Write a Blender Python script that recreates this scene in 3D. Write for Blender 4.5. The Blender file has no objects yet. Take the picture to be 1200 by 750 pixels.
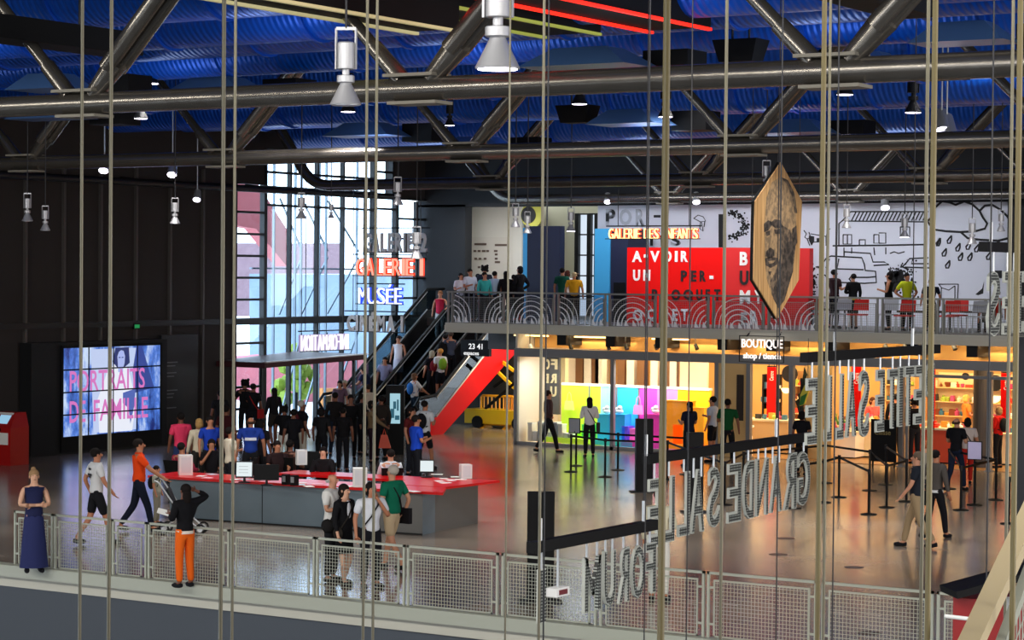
import bpy, bmesh, math, random
from mathutils import Vector, Matrix
random.seed(7)
scene = bpy.context.scene
COL = scene.collection
R = math.radians
# ------------------------------------------------------------------ camera
F = 2630.0
YAW, PITCH, ROLL = R(32.1), math.atan(57 / F), R(0.5)
CAM = Vector((0, 0, 5.0))
_fw0 = Vector((-math.sin(YAW), math.cos(YAW), 0)); _r0 = Vector((math.cos(YAW), math.sin(YAW), 0)); _u0 = Vector((0, 0, 1))
FW = _fw0 * math.cos(PITCH) - _u0 * math.sin(PITCH)
_up = _u0 * math.cos(PITCH) + _fw0 * math.sin(PITCH)
RT = _r0 * math.cos(ROLL) + _up * math.sin(ROLL)
UP = _up * math.cos(ROLL) - _r0 * math.sin(ROLL)
cd = bpy.data.cameras.new('camera'); cam = bpy.data.objects.new('camera', cd); COL.objects.link(cam)
cd.sensor_width = 36.0; cd.lens = 36.0 * F / 1200.0; cd.clip_start = 0.5; cd.clip_end = 500
m = Matrix((RT, UP, -FW)).transposed().to_4x4(); m.translation = CAM
cam.matrix_world = m
scene.camera = cam
# ------------------------------------------------------------------ world, lights, exposure
W = bpy.data.worlds.new('world'); scene.world = W; W.use_nodes = True
nt = W.node_tree; bg = nt.nodes['Background']
bg.inputs[0].default_value = (0.80, 0.90, 1.0, 1); bg.inputs[1].default_value = 6.0
scene.view_settings.view_transform = 'Standard'; scene.view_settings.look = 'None'
scene.view_settings.gamma = 1.0; scene.view_settings.exposure = -0.1; scene.view_settings.use_curve_mapping = False
scene.cycles.use_denoising = True
scene.cycles.max_bounces = 6; scene.cycles.transparent_max_bounces = 12
scene.cycles.caustics_reflective = False; scene.cycles.caustics_refractive = False
scene.cycles.sample_clamp_indirect = 4.0

def area(name, loc, size, power, col, rot=(0, 0, 0), sy=None):
    l = bpy.data.lights.new(name, 'AREA'); l.energy = power; l.color = col
    l.shape = 'RECTANGLE' if sy else 'SQUARE'; l.size = size
    if sy: l.size_y = sy
    o = bpy.data.objects.new(name, l); o.location = loc; o.rotation_euler = rot; COL.objects.link(o); return o
def spot(name, loc, power, col, target=None, ang=80, rad=.15):
    l = bpy.data.lights.new(name, 'SPOT'); l.energy = power; l.color = col; l.spot_size = R(ang); l.spot_blend = .5; l.shadow_soft_size = rad
    o = bpy.data.objects.new(name, l); o.location = loc; COL.objects.link(o)
    if target is not None:
        o.rotation_euler = (Vector(target) - Vector(loc)).to_track_quat('-Z', 'Y').to_euler()
    return o
# added upward fill panels between the trusses, to brighten the blue ducts
for v_ in (19, 27.5, 33, 40.5, 46, 53):
    for u_ in (-36, -29, -22, -15, -8):
        if u_ < -0.9 * v_ - 8 or u_ > -0.2 * v_ + 6: continue
        area('duct_fill', (u_, v_, 7.75), 1.0, 15, (.55, .75, 1.0), (math.pi, 0, 0))
# added unseen fill panels behind and to the right of the viewer
area('front_fill', (-12, -12, 6), 24, 3200, (.97, .98, 1.0), (R(90), 0, 0), 5)
area('pipe_highlight_fill', (-15, 10, 9.6), 54, 4200, (1.0, .97, .9), (R(78), 0, 0), .8)  # unseen strip added to draw highlights along the truss pipes
area('side_fill', (11.5, 26, 3.6), 6, 4800, (1.0, .97, .93), (0, R(90), 0), 36)  # added fill from the right for the portrait board and letters
# warm ceiling panels in the shops under the mezzanine
for u_ in (-32, -29, -26, -23, -20, -17):
    area('shop_ceiling_light', (u_, 57.6, 3.0), 2.2, 210, (1.0, .72, .38), (0, 0, 0), 4.0)
area('under_mezzanine_fill', (-36.5, 59.5, 3.1), 2, 160, (1, .8, .5))  # added warm fill for the dim area left of the shops
area('bulkhead_fill', (-24, 55.1, 3.2), .15, 260, (1, .72, .36), (R(60), 0, 0), .1); bpy.data.lights['bulkhead_fill'].size = 20  # added warm fill that brightens the golden bulkhead
area('mezzanine_wash', (-29, 57.5, 7.6), 12, 420, (.93, .95, 1.0), (R(28), 0, 0), .8)
area('gallery_wash', (-39, 61.0, 7.0), 3, 120, (1, .97, .9), (R(15), 0, 0), .5)

# ------------------------------------------------------------------ materials
def hexc(h):
    h = h.lstrip('#'); o = []
    for i in (0, 2, 4):
        c = int(h[i:i + 2], 16) / 255; o.append(c / 12.92 if c < .04045 else ((c + .055) / 1.055) ** 2.4)
    return (*o, 1)
_M = {}
def mat(key, col='#808080', rough=.6, metal=0, emit=0, ecol=None, noise=None, spec=None, bump=None):
    if key in _M: return _M[key]
    mt = bpy.data.materials.new(key); mt.use_nodes = True; n = mt.node_tree; b = n.nodes['Principled BSDF']
    c = hexc(col) if isinstance(col, str) else col
    b.inputs['Base Color'].default_value = c; b.inputs['Roughness'].default_value = rough; b.inputs['Metallic'].default_value = metal
    if spec is not None: b.inputs['Specular IOR Level'].default_value = spec
    if emit:
        b.inputs['Emission Color'].default_value = hexc(ecol) if ecol else c; b.inputs['Emission Strength'].default_value = emit
    if noise or bump:
        tc = n.nodes.new('ShaderNodeTexCoord'); nz = n.nodes.new('ShaderNodeTexNoise')
        nz.inputs['Scale'].default_value = (noise or bump)[0]; nz.inputs['Detail'].default_value = 4
        n.links.new(tc.outputs['Object'], nz.inputs['Vector'])
        if noise:
            rp = n.nodes.new('ShaderNodeMixRGB'); rp.blend_type = 'MIX'
            rp.inputs[1].default_value = c; rp.inputs[2].default_value = hexc(noise[1])
            n.links.new(nz.outputs['Fac'], rp.inputs[0]); n.links.new(rp.outputs[0], b.inputs['Base Color'])
        if bump:
            bp = n.nodes.new('ShaderNodeBump'); bp.inputs['Strength'].default_value = bump[1]
            n.links.new(nz.outputs['Fac'], bp.inputs['Height']); n.links.new(bp.outputs[0], b.inputs['Normal'])
    _M[key] = mt; return mt
def cloth(h): return mat('cloth_' + h.strip('#'), h, .85, spec=.2)
def glassm(key, tint=(1, 1, 1, 1), refl=.12):
    if key in _M: return _M[key]
    mt = bpy.data.materials.new(key); mt.use_nodes = True; n = mt.node_tree; n.nodes.clear()
    o = n.nodes.new('ShaderNodeOutputMaterial'); t = n.nodes.new('ShaderNodeBsdfTransparent'); g = n.nodes.new('ShaderNodeBsdfGlossy')
    g.inputs['Roughness'].default_value = .03; t.inputs[0].default_value = tint
    mx = n.nodes.new('ShaderNodeMixShader'); f = n.nodes.new('ShaderNodeLayerWeight'); f.inputs[0].default_value = .5
    pw_ = n.nodes.new('ShaderNodeMath'); pw_.operation = 'POWER'; pw_.inputs[1].default_value = 5; n.links.new(f.outputs['Facing'], pw_.inputs[0])
    mm = n.nodes.new('ShaderNodeMath'); mm.operation = 'MULTIPLY_ADD'; mm.inputs[1].default_value = .8; mm.inputs[2].default_value = refl * .4
    n.links.new(pw_.outputs[0], mm.inputs[0]); n.links.new(mm.outputs[0], mx.inputs[0])
    n.links.new(t.outputs[0], mx.inputs[1]); n.links.new(g.outputs[0], mx.inputs[2]); n.links.new(mx.outputs[0], o.inputs[0])
    _M[key] = mt; return mt
def nodes_mat(key, fn, rough=.6):
    if key in _M: return _M[key]
    mt = bpy.data.materials.new(key); mt.use_nodes = True; n = mt.node_tree; b = n.nodes['Principled BSDF']
    b.inputs['Roughness'].default_value = rough; fn(n, b); _M[key] = mt; return mt

def f_floor(n, b):
    tc = n.nodes.new('ShaderNodeTexCoord')
    nz = n.nodes.new('ShaderNodeTexNoise'); nz.inputs['Scale'].default_value = .35; nz.inputs['Detail'].default_value = 6
    n2 = n.nodes.new('ShaderNodeTexNoise'); n2.inputs['Scale'].default_value = 14; n2.inputs['Detail'].default_value = 5
    n.links.new(tc.outputs['Object'], nz.inputs['Vector']); n.links.new(tc.outputs['Object'], n2.inputs['Vector'])
    r = n.nodes.new('ShaderNodeValToRGB'); r.color_ramp.elements[0].color = hexc('#7c7064'); r.color_ramp.elements[1].color = hexc('#a09282')
    r.color_ramp.elements[0].position = .35; r.color_ramp.elements[1].position = .65
    mx = n.nodes.new('ShaderNodeMixRGB'); mx.blend_type = 'OVERLAY'; mx.inputs[0].default_value = .25
    n.links.new(nz.outputs['Fac'], r.inputs[0]); n.links.new(r.outputs[0], mx.inputs[1]); n.links.new(n2.outputs['Fac'], mx.inputs[2])
    n.links.new(mx.outputs[0], b.inputs['Base Color'])
    mr = n.nodes.new('ShaderNodeMapRange'); mr.inputs[3].default_value = .12; mr.inputs[4].default_value = .24
    n.links.new(nz.outputs['Fac'], mr.inputs[0]); n.links.new(mr.outputs[0], b.inputs['Roughness'])
    b.inputs['Specular IOR Level'].default_value = 1.0; b.inputs['IOR'].default_value = 1.6
M_floor = nodes_mat('polished_concrete', f_floor)
def f_duct(n, b):
    tc = n.nodes.new('ShaderNodeTexCoord'); w = n.nodes.new('ShaderNodeTexWave'); w.bands_direction = 'X'
    w.inputs['Scale'].default_value = 2.6; w.inputs['Distortion'].default_value = .0
    n.links.new(tc.outputs['Object'], w.inputs['Vector'])
    bp = n.nodes.new('ShaderNodeBump'); bp.inputs['Strength'].default_value = .35; bp.inputs['Distance'].default_value = .04
    n.links.new(w.outputs['Fac'], bp.inputs['Height']); n.links.new(bp.outputs[0], b.inputs['Normal'])
    b.inputs['Base Color'].default_value = hexc('#0a58cc'); b.inputs['Metallic'].default_value = .25
M_duct = nodes_mat('blue_duct_metal', f_duct, .35)
M_ductsm = mat('blue_smooth_duct', '#0b4fc0', .35, .2)
M_steel = mat('grey_brown_steel', '#85807a', .26, .8, noise=(3, '#67625a'))
M_ceil = mat('ceiling_dark_blue', '#060a1c', .9)
M_black = mat('matt_black', '#08080a', .6, spec=.2)
M_dark = mat('dark_charcoal', '#131417', .6, spec=.3)
M_wall = mat('dark_brown_wall', '#332b27', .85, noise=(.3, '#262120'))
M_mull = mat('dark_mullion', '#55504d', .5, .3)
M_frame = mat('black_window_frame', '#0c0e10', .5)
M_alu = mat('silver_aluminium', '#b9bcc0', .35, .6)
M_lampgrey = mat('lamp_grey', '#a9a9ad', .4, .5)
M_hand = mat('pale_cream_rail', '#c4b28c', .5)
M_white = mat('white_paint', '#e8e8e6', .5)
M_rail = mat('cream_white_rail', '#adb0a2', .45)
M_beige = mat('beige_rail', '#85774f', .5)
M_cable = mat('steel_cable', '#6e6958', .4, .4)
M_cabled = mat('dark_cable', '#26262a', .5, .3)
M_red = mat('red_lacquer', '#d40f12', .3)
M_redm = mat('red_panel', '#e80a06', .6, spec=.15)
M_pit = mat('pit_grey', '#4a5059', .8)
M_mezz = mat('mezzanine_slab_grey', '#c2bfb2', .6)
M_glass = glassm('clear_glass', (.96, .98, 1, 1), .08)
M_glassb = glassm('bluish_glass', (.85, .93, 1, 1), .08)
M_wood = mat('ply_cream', '#e2bf85', .6, noise=(2, '#d8ae6c'))
M_cream = mat('cream_wall', '#d8cfae', .8)
M_paper = mat('white_paper', '#eeeeea', .7)
M_lampon = mat('lamp_glow', '#ffffff', .5, emit=9, ecol='#f6ecff')
M_yellow = mat('yellow_plastic', '#f4b21a', .45)
M_skin = [mat('skin_a', '#c98f70', .55), mat('skin_b', '#b87a5a', .55), mat('skin_c', '#7a4a35', .55), mat('skin_d', '#dba88a', .55)]

# ------------------------------------------------------------------ geometry helpers
def at(px, py, z=None, v=None, u=None, d=None):
    r = FW + RT * ((px - 600) / F) + UP * ((375 - py) / F)
    if z is not None: t = (z - CAM.z) / r.z
    elif v is not None: t = v / r.y
    elif u is not None: t = u / r.x
    else: t = d
    return CAM + r * t
class MB:
    def __init__(s): s.v = []; s.f = []
    def add(s, vs, fs):
        k = len(s.v); s.v += [tuple(x) for x in vs]; s.f += [tuple(i + k for i in f) for f in fs]; return s
    def box(s, x0, x1, y0, y1, z0, z1):
        vs = [(x, y, z) for z in (z0, z1) for y in (y0, y1) for x in (x0, x1)]
        return s.add(vs, [(0, 2, 3, 1), (4, 5, 7, 6), (0, 1, 5, 4), (2, 6, 7, 3), (0, 4, 6, 2), (1, 3, 7, 5)])
    def bar(s, a, b, w, h=None, up=(0, 0, 1)):
        a = Vector(a); b = Vector(b); h = h or w; d = (b - a).normalized(); x = d.cross(Vector(up))
        if x.length < 1e-4: x = d.cross(Vector((1, 0, 0)))
        x.normalize(); y = x.cross(d); vs = []
        for p in (a, b):
            for sx, sy in ((-1, -1), (1, -1), (1, 1), (-1, 1)): vs.append(p + x * sx * w / 2 + y * sy * h / 2)
        return s.add(vs, [(3, 2, 1, 0), (4, 5, 6, 7), (0, 1, 5, 4), (1, 2, 6, 5), (2, 3, 7, 6), (3, 0, 4, 7)])
    def cyl(s, a, b, r0, r1=None, n=12, cap=True):
        a = Vector(a); b = Vector(b); r1 = r0 if r1 is None else r1; d = (b - a).normalized()
        x = d.orthogonal().normalized(); y = d.cross(x); vs = []
        for p, r in ((a, r0), (b, r1)):
            for i in range(n):
                t = 2 * math.pi * i / n; vs.append(p + (x * math.cos(t) + y * math.sin(t)) * r)
        fs = [(i, (i + 1) % n, n + (i + 1) % n, n + i) for i in range(n)]
        if cap: fs += [tuple(range(n - 1, -1, -1)), tuple(range(n, 2 * n))]
        return s.add(vs, fs)
    def tube(s, pts, r, n=8, closed=False):
        pts = [Vector(p) for p in pts]; k = len(pts); vs = []; ref = None
        for i, p in enumerate(pts):
            q0 = pts[i - 1] if (i or closed) else p; q1 = pts[(i + 1) % k] if (i < k - 1 or closed) else p
            d = (q1 - q0).normalized()
            if ref is None: ref = d.orthogonal().normalized()
            x = (ref - d * ref.dot(d)); x = x.normalized() if x.length > 1e-5 else d.orthogonal().normalized(); ref = x; y = d.cross(x)
            rr = r[i] if isinstance(r, (list, tuple)) else r
            for j in range(n):
                t = 2 * math.pi * j / n; vs.append(p + (x * math.cos(t) + y * math.sin(t)) * rr)
        fs = []
        for i in range(k if closed else k - 1):
            for j in range(n):
                a = i * n; b = ((i + 1) % k) * n; fs.append((a + j, a + (j + 1) % n, b + (j + 1) % n, b + j))
        if not closed: fs += [tuple(range(n - 1, -1, -1)), tuple(range((k - 1) * n, k * n))]
        return s.add(vs, fs)
    def lathe(s, c, prof, n=16):
        c = Vector(c); vs = []; k = len(prof)
        for r, z in prof:
            for i in range(n):
                t = 2 * math.pi * i / n; vs.append(c + Vector((r * math.cos(t), r * math.sin(t), z)))
        fs = [(a * n + i, a * n + (i + 1) % n, (a + 1) * n + (i + 1) % n, (a + 1) * n + i) for a in range(k - 1) for i in range(n)]
        fs += [tuple(range(n - 1, -1, -1)), tuple(range((k - 1) * n, k * n))]
        return s.add(vs, fs)
    def ell(s, c, rx, ry, rz, n=10, k=6):
        c = Vector(c); vs = [c + Vector((0, 0, -rz))]
        for a in range(1, k):
            t = -math.pi / 2 + math.pi * a / k
            for i in range(n):
                q = 2 * math.pi * i / n; vs.append(c + Vector((rx * math.cos(t) * math.cos(q), ry * math.cos(t) * math.sin(q), rz * math.sin(t))))
        vs.append(c + Vector((0, 0, rz))); L = len(vs) - 1; fs = []
        for i in range(n):
            fs.append((0, 1 + (i + 1) % n, 1 + i)); fs.append((L, 1 + (k - 2) * n + i, 1 + (k - 2) * n + (i + 1) % n))
            for a in range(k - 2): fs.append((1 + a * n + i, 1 + a * n + (i + 1) % n, 1 + (a + 1) * n + (i + 1) % n, 1 + (a + 1) * n + i))
        return s.add(vs, fs)
    def prism(s, poly, off):           # planar polygon extruded by a vector
        off = Vector(off); k = len(poly); a = [Vector(p) for p in poly]
        return s.add(a + [p + off for p in a], [tuple(range(k - 1, -1, -1)), tuple(range(k, 2 * k))] + [(i, (i + 1) % k, k + (i + 1) % k, k + i) for i in range(k)])
    def glyph(s, g, o, X, Y, N):
        vs, fs = g; o = Vector(o); X = Vector(X); Y = Vector(Y); N = Vector(N)
        return s.add([o + X * a + Y * b + N * c for a, b, c in vs], fs)
    def build(s, name, m, parent=None, smooth=False):
        me = bpy.data.meshes.new(name); me.from_pydata(s.v, [], s.f); me.materials.append(m)
        b = bmesh.new(); b.from_mesh(me); bmesh.ops.recalc_face_normals(b, faces=b.faces); b.to_mesh(me); b.free()
        if smooth: me.shade_smooth(); me.set_sharp_from_angle(angle=R(40))
        o = bpy.data.objects.new(name, me); COL.objects.link(o)
        if parent is not None:
            o.parent = parent; w = Vector((0, 0, 0)); q = parent
            while q: w += q.location; q = q.parent
            o.location = -w
        return o
def tag(o, label=None, cat=None, group=None, kind=None):
    if label: o['label'] = label
    if cat: o['category'] = cat
    if group: o['group'] = group
    if kind: o['kind'] = kind
    return o
def thing(name, label, cat, loc=(0, 0, 0), group=None):
    o = bpy.data.objects.new(name, None); COL.objects.link(o); o.location = loc; o.empty_display_size = .2
    return tag(o, label, cat, group)
def struct(name, mb, m, parent=None, smooth=False):
    o = mb.build(name, m, parent, smooth)
    if parent is None: o['kind'] = 'structure'
    return o
def one(name, mb, m, label, cat, group=None, smooth=False): return tag(mb.build(name, m, None, smooth), label, cat, group)
def copy_tree(o, parent=None):
    c = o.copy(); COL.objects.link(c); c.parent = parent
    for ch in [x for x in o.children]: copy_tree(ch, c)
    return c
# glyphs, made once while the scene is nearly empty
_G = {}
def make_glyphs(specs):
    tmp = []
    for body, off in specs:
        if (body, off) in _G: continue
        c = bpy.data.curves.new('g', 'FONT'); c.body = body; c.size = 1; c.offset = off; c.extrude = .5; c.resolution_u = 3
        o = bpy.data.objects.new('g', c); COL.objects.link(o); tmp.append((body, off, o))
    dg = bpy.context.evaluated_depsgraph_get()
    for body, off, o in tmp:
        me = bpy.data.meshes.new_from_object(o.evaluated_get(dg))
        xs = [w.co.x for w in me.vertices]; ys = [w.co.y for w in me.vertices]
        x0, x1, y0, y1 = min(xs), max(xs), min(ys), max(ys)
        _G[(body, off)] = ([((w.co.x - x0) / (x1 - x0), (w.co.y - y0) / (y1 - y0), w.co.z) for w in me.vertices], [tuple(p.vertices) for p in me.polygons])
        bpy.data.meshes.remove(me)
    for body, off, o in tmp: bpy.data.objects.remove(o)
LET = sorted(set('FORUM1GRANDESALLEPETITEÉÊCIVBYWHKJQ2'))
WORDS = ['GALERIE DES ENFANTS', 'BOUTIQUE', 'shop / tienda', 'Centre', 'Caisse', 'INFORMATION', 'TRAIT', 'CUIS', 'ACCES', 'PORTRAITS', 'DE FAMILLE', 'FAMILLE', 'DE', '23 41', 'espaces']
_k = []
for q in ([(0, 0), (.17, 0), (.17, 1), (0, 1)], [(.83, 0), (1, 0), (1, 1), (.83, 1)], [(.13, 1), (0, 1), (.42, .3), (.58, .3)], [(.87, 1), (1, 1), (.58, .3), (.42, .3)]): _k.append(q)
_gv = []; _gf = []
for q in _k:
    n0 = len(_gv); _gv += [(a, b_, -.5) for a, b_ in q] + [(a, b_, .5) for a, b_ in q]; _gf += [(n0 + 3, n0 + 2, n0 + 1, n0), (n0 + 4, n0 + 5, n0 + 6, n0 + 7)] + [(n0 + i, n0 + (i + 1) % 4, n0 + 4 + (i + 1) % 4, n0 + 4 + i) for i in range(4)]
make_glyphs([(c, .035) for c in LET] + [(c, -.012) for c in LET] + [(c, .022) for c in LET] + [(c, -.002 if c != 'M' else 0) for c in LET] + [(w_, .012) for w_ in WORDS])
_G[('M', 0)] = (_gv, _gf); _G[('M', .022)] = ([(a * 1.0, b_, c) for a, b_, c in _gv], _gf)

# ------------------------------------------------------------------ setting
FV = 27.3                      # edge of the pit, under the guardrail
WU = -42.5                     # left wall plane
fl = MB().box(WU - .3, 12, FV, 80, -.35, 0); struct('floor', fl, M_floor)
pw = MB().box(-60, 12, FV + .02, FV + .3, -7, -.35).box(-60, 12, -12, FV + .3, -7.3, -7); struct('pit_wall', pw, M_pit)
kb = MB().box(-60, 12, FV - .14, FV + .10, -.16, .03); struct('trim_1', kb, M_rail)
kb = MB().box(-60, 12, FV - .03, FV + .02, -.34, -.16); struct('trim_2', kb, M_mezz)
# left wall: solid part, then glazing
vg0 = at(274, 380, u=WU).y; vg1 = at(309, 380, u=WU).y; vg2 = at(437, 380, u=WU).y; vg3 = at(511, 300, u=WU).y
lw = MB().box(WU - .3, WU, -14, vg0, 0, 11.3).box(WU - .3, WU, vg0, vg1, 7.55, 11.3).box(WU - .3, WU, vg1, at(460, 200, u=WU).y, 8.65, 11.3)
lw.box(WU - .3, WU, at(460, 200, u=WU).y, 66, 7.35, 11.3).box(WU - .3, WU, vg3, 66, 0, 7.35)
struct('wall_left', lw, M_wall)
mm_ = MB(); v_ = 20.0
vv = at(28, 380, u=WU).y
for i in range(-12, 7):
    y = vv + 1.447 * i; mm_.box(WU, WU + .09, y - .04, y + .04, 0, 7.9)
struct('trim_3', mm_, M_mull)
struct('trim_4', MB().box(WU, WU + .12, -10, vg0, 3.36, 3.52), M_frame)
struct('trim_5', MB().box(WU, WU + .05, -10, vg0, 0, .25), M_frame)
pp = MB().tube([(WU + 1.6, 25, 7.32), (WU + 1.6, 58.4, 7.32)], .1, 10)
for y in (36, 41.4, 47, 52.5, 57): pp.cyl((WU + 1.6, y, 7.32), (WU, y + .2, 7.5), .05)
one('wall_pipe', pp, M_frame, 'long black pipe running along the dark left wall and the glazing', 'pipe', smooth=True)
# back walls, ceiling, far right
BV = 62.2
uo0 = at(545, 300, v=BV).x; uo1 = at(700, 300, v=BV).x
bw = MB().box(WU - .3, uo0, BV, BV + .4, 0, 7.2).box(WU - .3, 12, BV, BV + .4, 7.12, 11.3)
struct('wall_back', bw, mat('back_wall_dark', '#15171c', .8))
ur = at(1183, 300, v=BV).x
struct('wall_mural', MB().box(uo1, ur, BV, BV + .3, 3.3, 7.12), mat('mural_white', '#d9dce8', .75))
struct('wall_far_right', MB().box(ur, 12, BV - .2, BV + .3, 3.3, 7.12), M_dark)
struct('ceiling', MB().box(WU - .3, 14, -14, 80, 11.3, 11.6), M_ceil)
struct('wall_right', MB().box(12, 12.3, -14, 80, -7, 11.3), mat('side_wall_grey', '#3c3c3e', .8))
struct('wall_behind', MB().box(-60, 12, -14.3, -14, -7, 11.3), mat('side_wall_grey2', '#47474a', .8))
# gallery behind the opening
gw = MB().box(WU + .2, uo1 + 3, 69, 69.3, 3.3, 7.4).box(WU - .1, WU + .2, BV + .4, 69, 3.3, 7.4)
struct('wall_gallery', gw, M_cream)
struct('floor_gallery', MB().box(WU - .3, 12, 61.6, 75, 3.2, 3.46), mat('grey_floor2', '#5c5a57', .5))
# exterior ground and street
struct('ground_outside', MB().box(-140, WU - .4, 0, 140, -.3, -.05), mat('pale_paving', '#d5d2cf', .8))
# mezzanine
MZ, MV = 3.477, 54.6
mu0 = at(525, 378, v=MV).x
struct('mezzanine_floor', MB().box(mu0, 12, MV, 61.6, 3.23, MZ), mat('grey_floor3', '#6b6966', .45))
struct('trim_6', MB().box(mu0 - .02, 12, MV - .1, MV, 3.21, MZ + .01).box(mu0 - .02, 12, MV - .16, MV - .1, 3.3, 3.42).box(mu0 - .1, mu0, MV, 61.6, 3.21, MZ + .01), M_mezz)

# glazing frames (left wall, dark vertical lines and cross bars)
def vy(px, py=380): return at(px, py, u=WU).y
zc = 3.43
wins = []
def window(n, y0, y1, z0, z1, rows, cols):
    fr = MB(); t = .07
    fr.box(WU - .12, WU + .06, y0, y0 + t, z0, z1).box(WU - .12, WU + .06, y1 - t, y1, z0, z1)
    for z in rows: fr.box(WU - .1, WU + .05, y0, y1, z - .035, z + .035)
    for y in cols: fr.box(WU - .1, WU + .05, y - .04, y + .04, z0, z1)
    o = struct('window_%d' % n, fr, M_frame); g = MB().box(WU - .04, WU - .03, y0, y1, z0, z1); struct('pane', g, M_glassb, o)
rows = [zc + .655 * k for k in range(-5, 7)]
window(1, vg0, vg1, 0, 7.55, rows, [])
window(2, vg1, vy(437), 0, 8.65, [zc, zc + .08, 6.95, 7.5, 7.95, 8.6], [vy(339), vy(371), vy(401)])
window(3, vy(437), vy(463), 0, 7.35, [zc, 5.4, 7.0], [])
window(4, vy(463), vg3, 0, 7.3, [zc + .655 * k for k in range(-4, 7)], [vy(487)])
window(5, vy(437), at(460, 200, u=WU).y, 7.35, 8.65, [7.8, 8.2], [])
struct('trim_7', MB().box(WU - .1, WU + .12, vg0, vg3, zc - .1, zc + .1), M_frame)
# thin steel glazing fins outside the glass
fin = MB()
for px in (322, 331, 356, 363, 384, 392, 411, 428, 450): fin.box(WU - .40, WU - .32, vy(px) - .02, vy(px) + .02, 0, 9)
for a, b in ((345, 371), (371, 401), (401, 437)):
    fin.bar((WU - .6, vy(a), 3.6), (WU - .6, vy(b), 5.4), .05); fin.bar((WU - .6, vy(a), .2), (WU - .6, vy(b), 3.0), .05); fin.bar((WU - .6, vy(a), 7.2), (WU - .6, vy(b), 5.6), .05)
fin.box(WU - .6, WU - .5, vy(310), vy(437), 5.0, 5.05).box(WU - .6, WU - .5, vy(345), vy(437), 2.2, 2.26)
struct('trim_8', fin, mat('bluish_steel', '#7d8b96', .4, .4))
# ------------------------------------------------------------------ outside the glass
M_er = mat('outdoor_red', '#cf6a70', .6); M_epink = mat('outdoor_brick_pink', '#b4626a', .8, noise=(3, '#94505a'))
def outbox(name, pts, depth_u, m, label, cat, thick=.5):
    u = depth_u; poly = [at(x, y, u=u) for x, y in pts]; return one(name, MB().prism(poly, (-thick, 0, 0)), m, label, cat)
outbox('escalator_tube', [(262, 212), (300, 212), (336, 268), (336, 312), (300, 268), (262, 262)], -47, M_er, 'red boxed escalator tube slanting down outside the tall window', 'escalator tube', .5)
outbox('annex_building', [(348, 428), (440, 420), (440, 505), (348, 505)], -52, M_epink, 'pink and red brick building seen low through the entrance glazing', 'building', 6)
outbox('tall_building', [(343, 285), (402, 285), (402, 372), (343, 372)], -70, mat('dark_brick', '#8a7078', .8, noise=(4, '#6a5058')), 'dark brick building beyond the glass above the entrance', 'building', 8)
outbox('pavilion', [(402, 322), (512, 322), (512, 500), (402, 500)], -56, mat('slate_panel', '#8ba0b4', .5, noise=(.7, '#5a6f86')), 'slate blue building behind the hanging gallery names', 'building', 5)
outbox('hoarding', [(378, 455), (398, 455), (398, 482), (378, 482)], -48, mat('orange_board', '#c98448', .7), 'orange board standing outside the entrance doors', 'board', .2)
p = at(347, 482, u=-47); t = thing('shrub', 'yellow green shrub growing outside the entrance glass', 'shrub', (p.x, p.y, 0))
b = MB()
for i in range(26): b.ell((p.x + random.uniform(-.5, .5), p.y + random.uniform(-.6, .6), random.uniform(.5, 2.3)), .25, .25, .25, 6, 4)
b.build('foliage', mat('leaf_yellow', '#9db13a', .7, noise=(6, '#5d7d22')), t); MB().cyl((p.x, p.y, 0), (p.x, p.y, 1.2), .06).build('stem', M_dark, t)

# ------------------------------------------------------------------ roof trusses
def truss(v, nodes, u_end, u_right, label, z=7.3, half=2.9, end=False):
    t = thing('roof_truss', label, 'truss', (u_right - 8, v, z))
    c = MB().cyl((u_end, v, z), (u_right, v, z), .15, n=16)
    if end:
        pts = []
        for i in range(7):
            a = i / 6 * R(55); pts.append((u_end - 1.1 * math.sin(a), v, z + 1.1 * (1 - math.cos(a))))
        e = Vector(pts[-1]); pts.append(tuple(e + Vector((-math.cos(R(55)) * 3, 0, math.sin(R(55)) * 3)))); c.tube(pts, .15, 14)
    c.build('bottom_chord', M_steel, t, True)
    MB().cyl((u_end - 3, v, 10.15), (u_right, v, 10.15), .21, n=14).build('top_chord', M_steel, t, True)
    for u in nodes:
        for s, r in ((-1, .085), (1, .17)):
            b = MB(); a = Vector((u + s * .22, v, z + .12)); e = Vector((u + s * half, v, 10.1)); d = (e - a).normalized()
            if s > 0:
                b.cyl(a + d * .5 + Vector((0, -.13, 0)), e + Vector((0, -.13, 0)), .115, n=12); b.cyl(a + d * .5 + Vector((0, .13, 0)), e + Vector((0, .13, 0)), .115, n=12)
            else: b.cyl(a + d * .4, e, r, n=12)
            b.build('diagonal', M_steel, t, True)
            MB().cyl(a, a + d * .62, .12, .17 if s > 0 else .11, n=12).build('cast_node', M_steel, t, True)
        MB().box(u - .38, u + .38, v - .22, v + .22, z + .15, z + .19).box(u - .32, u + .42, v - .2, v + .2, z - .2, z - .16).build('gusset_plate', mat('gusset_grey', '#7d786c', .6), t)
    return t
truss(23.5, [-27.6, -21.9, -16.2, -10.5, -4.8], -34, 12, 'nearest roof truss, thickest horizontal pipe spanning the whole view')
truss(36.4, [-35.6, -29.95, -23.95, -18.0, -12.1], -36.4, 12, 'second roof truss, its pipe curving up at the left edge', end=True)
T3 = [at(x, 207, v=49.2).x for x in (574, 816, 1087)]
truss(49.2, T3 + [T3[2] + 6], -36.8, 12, 'third roof truss, its pipe crossing just above the glazing', end=True)
T4 = [at(x, 230, v=62 - .9).x for x in (600, 785, 996)]
truss(61.0, T4[1:] + [T4[2] + 6], -38.2, 12, 'farthest roof truss, running just above the white mural wall', end=True)

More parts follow.
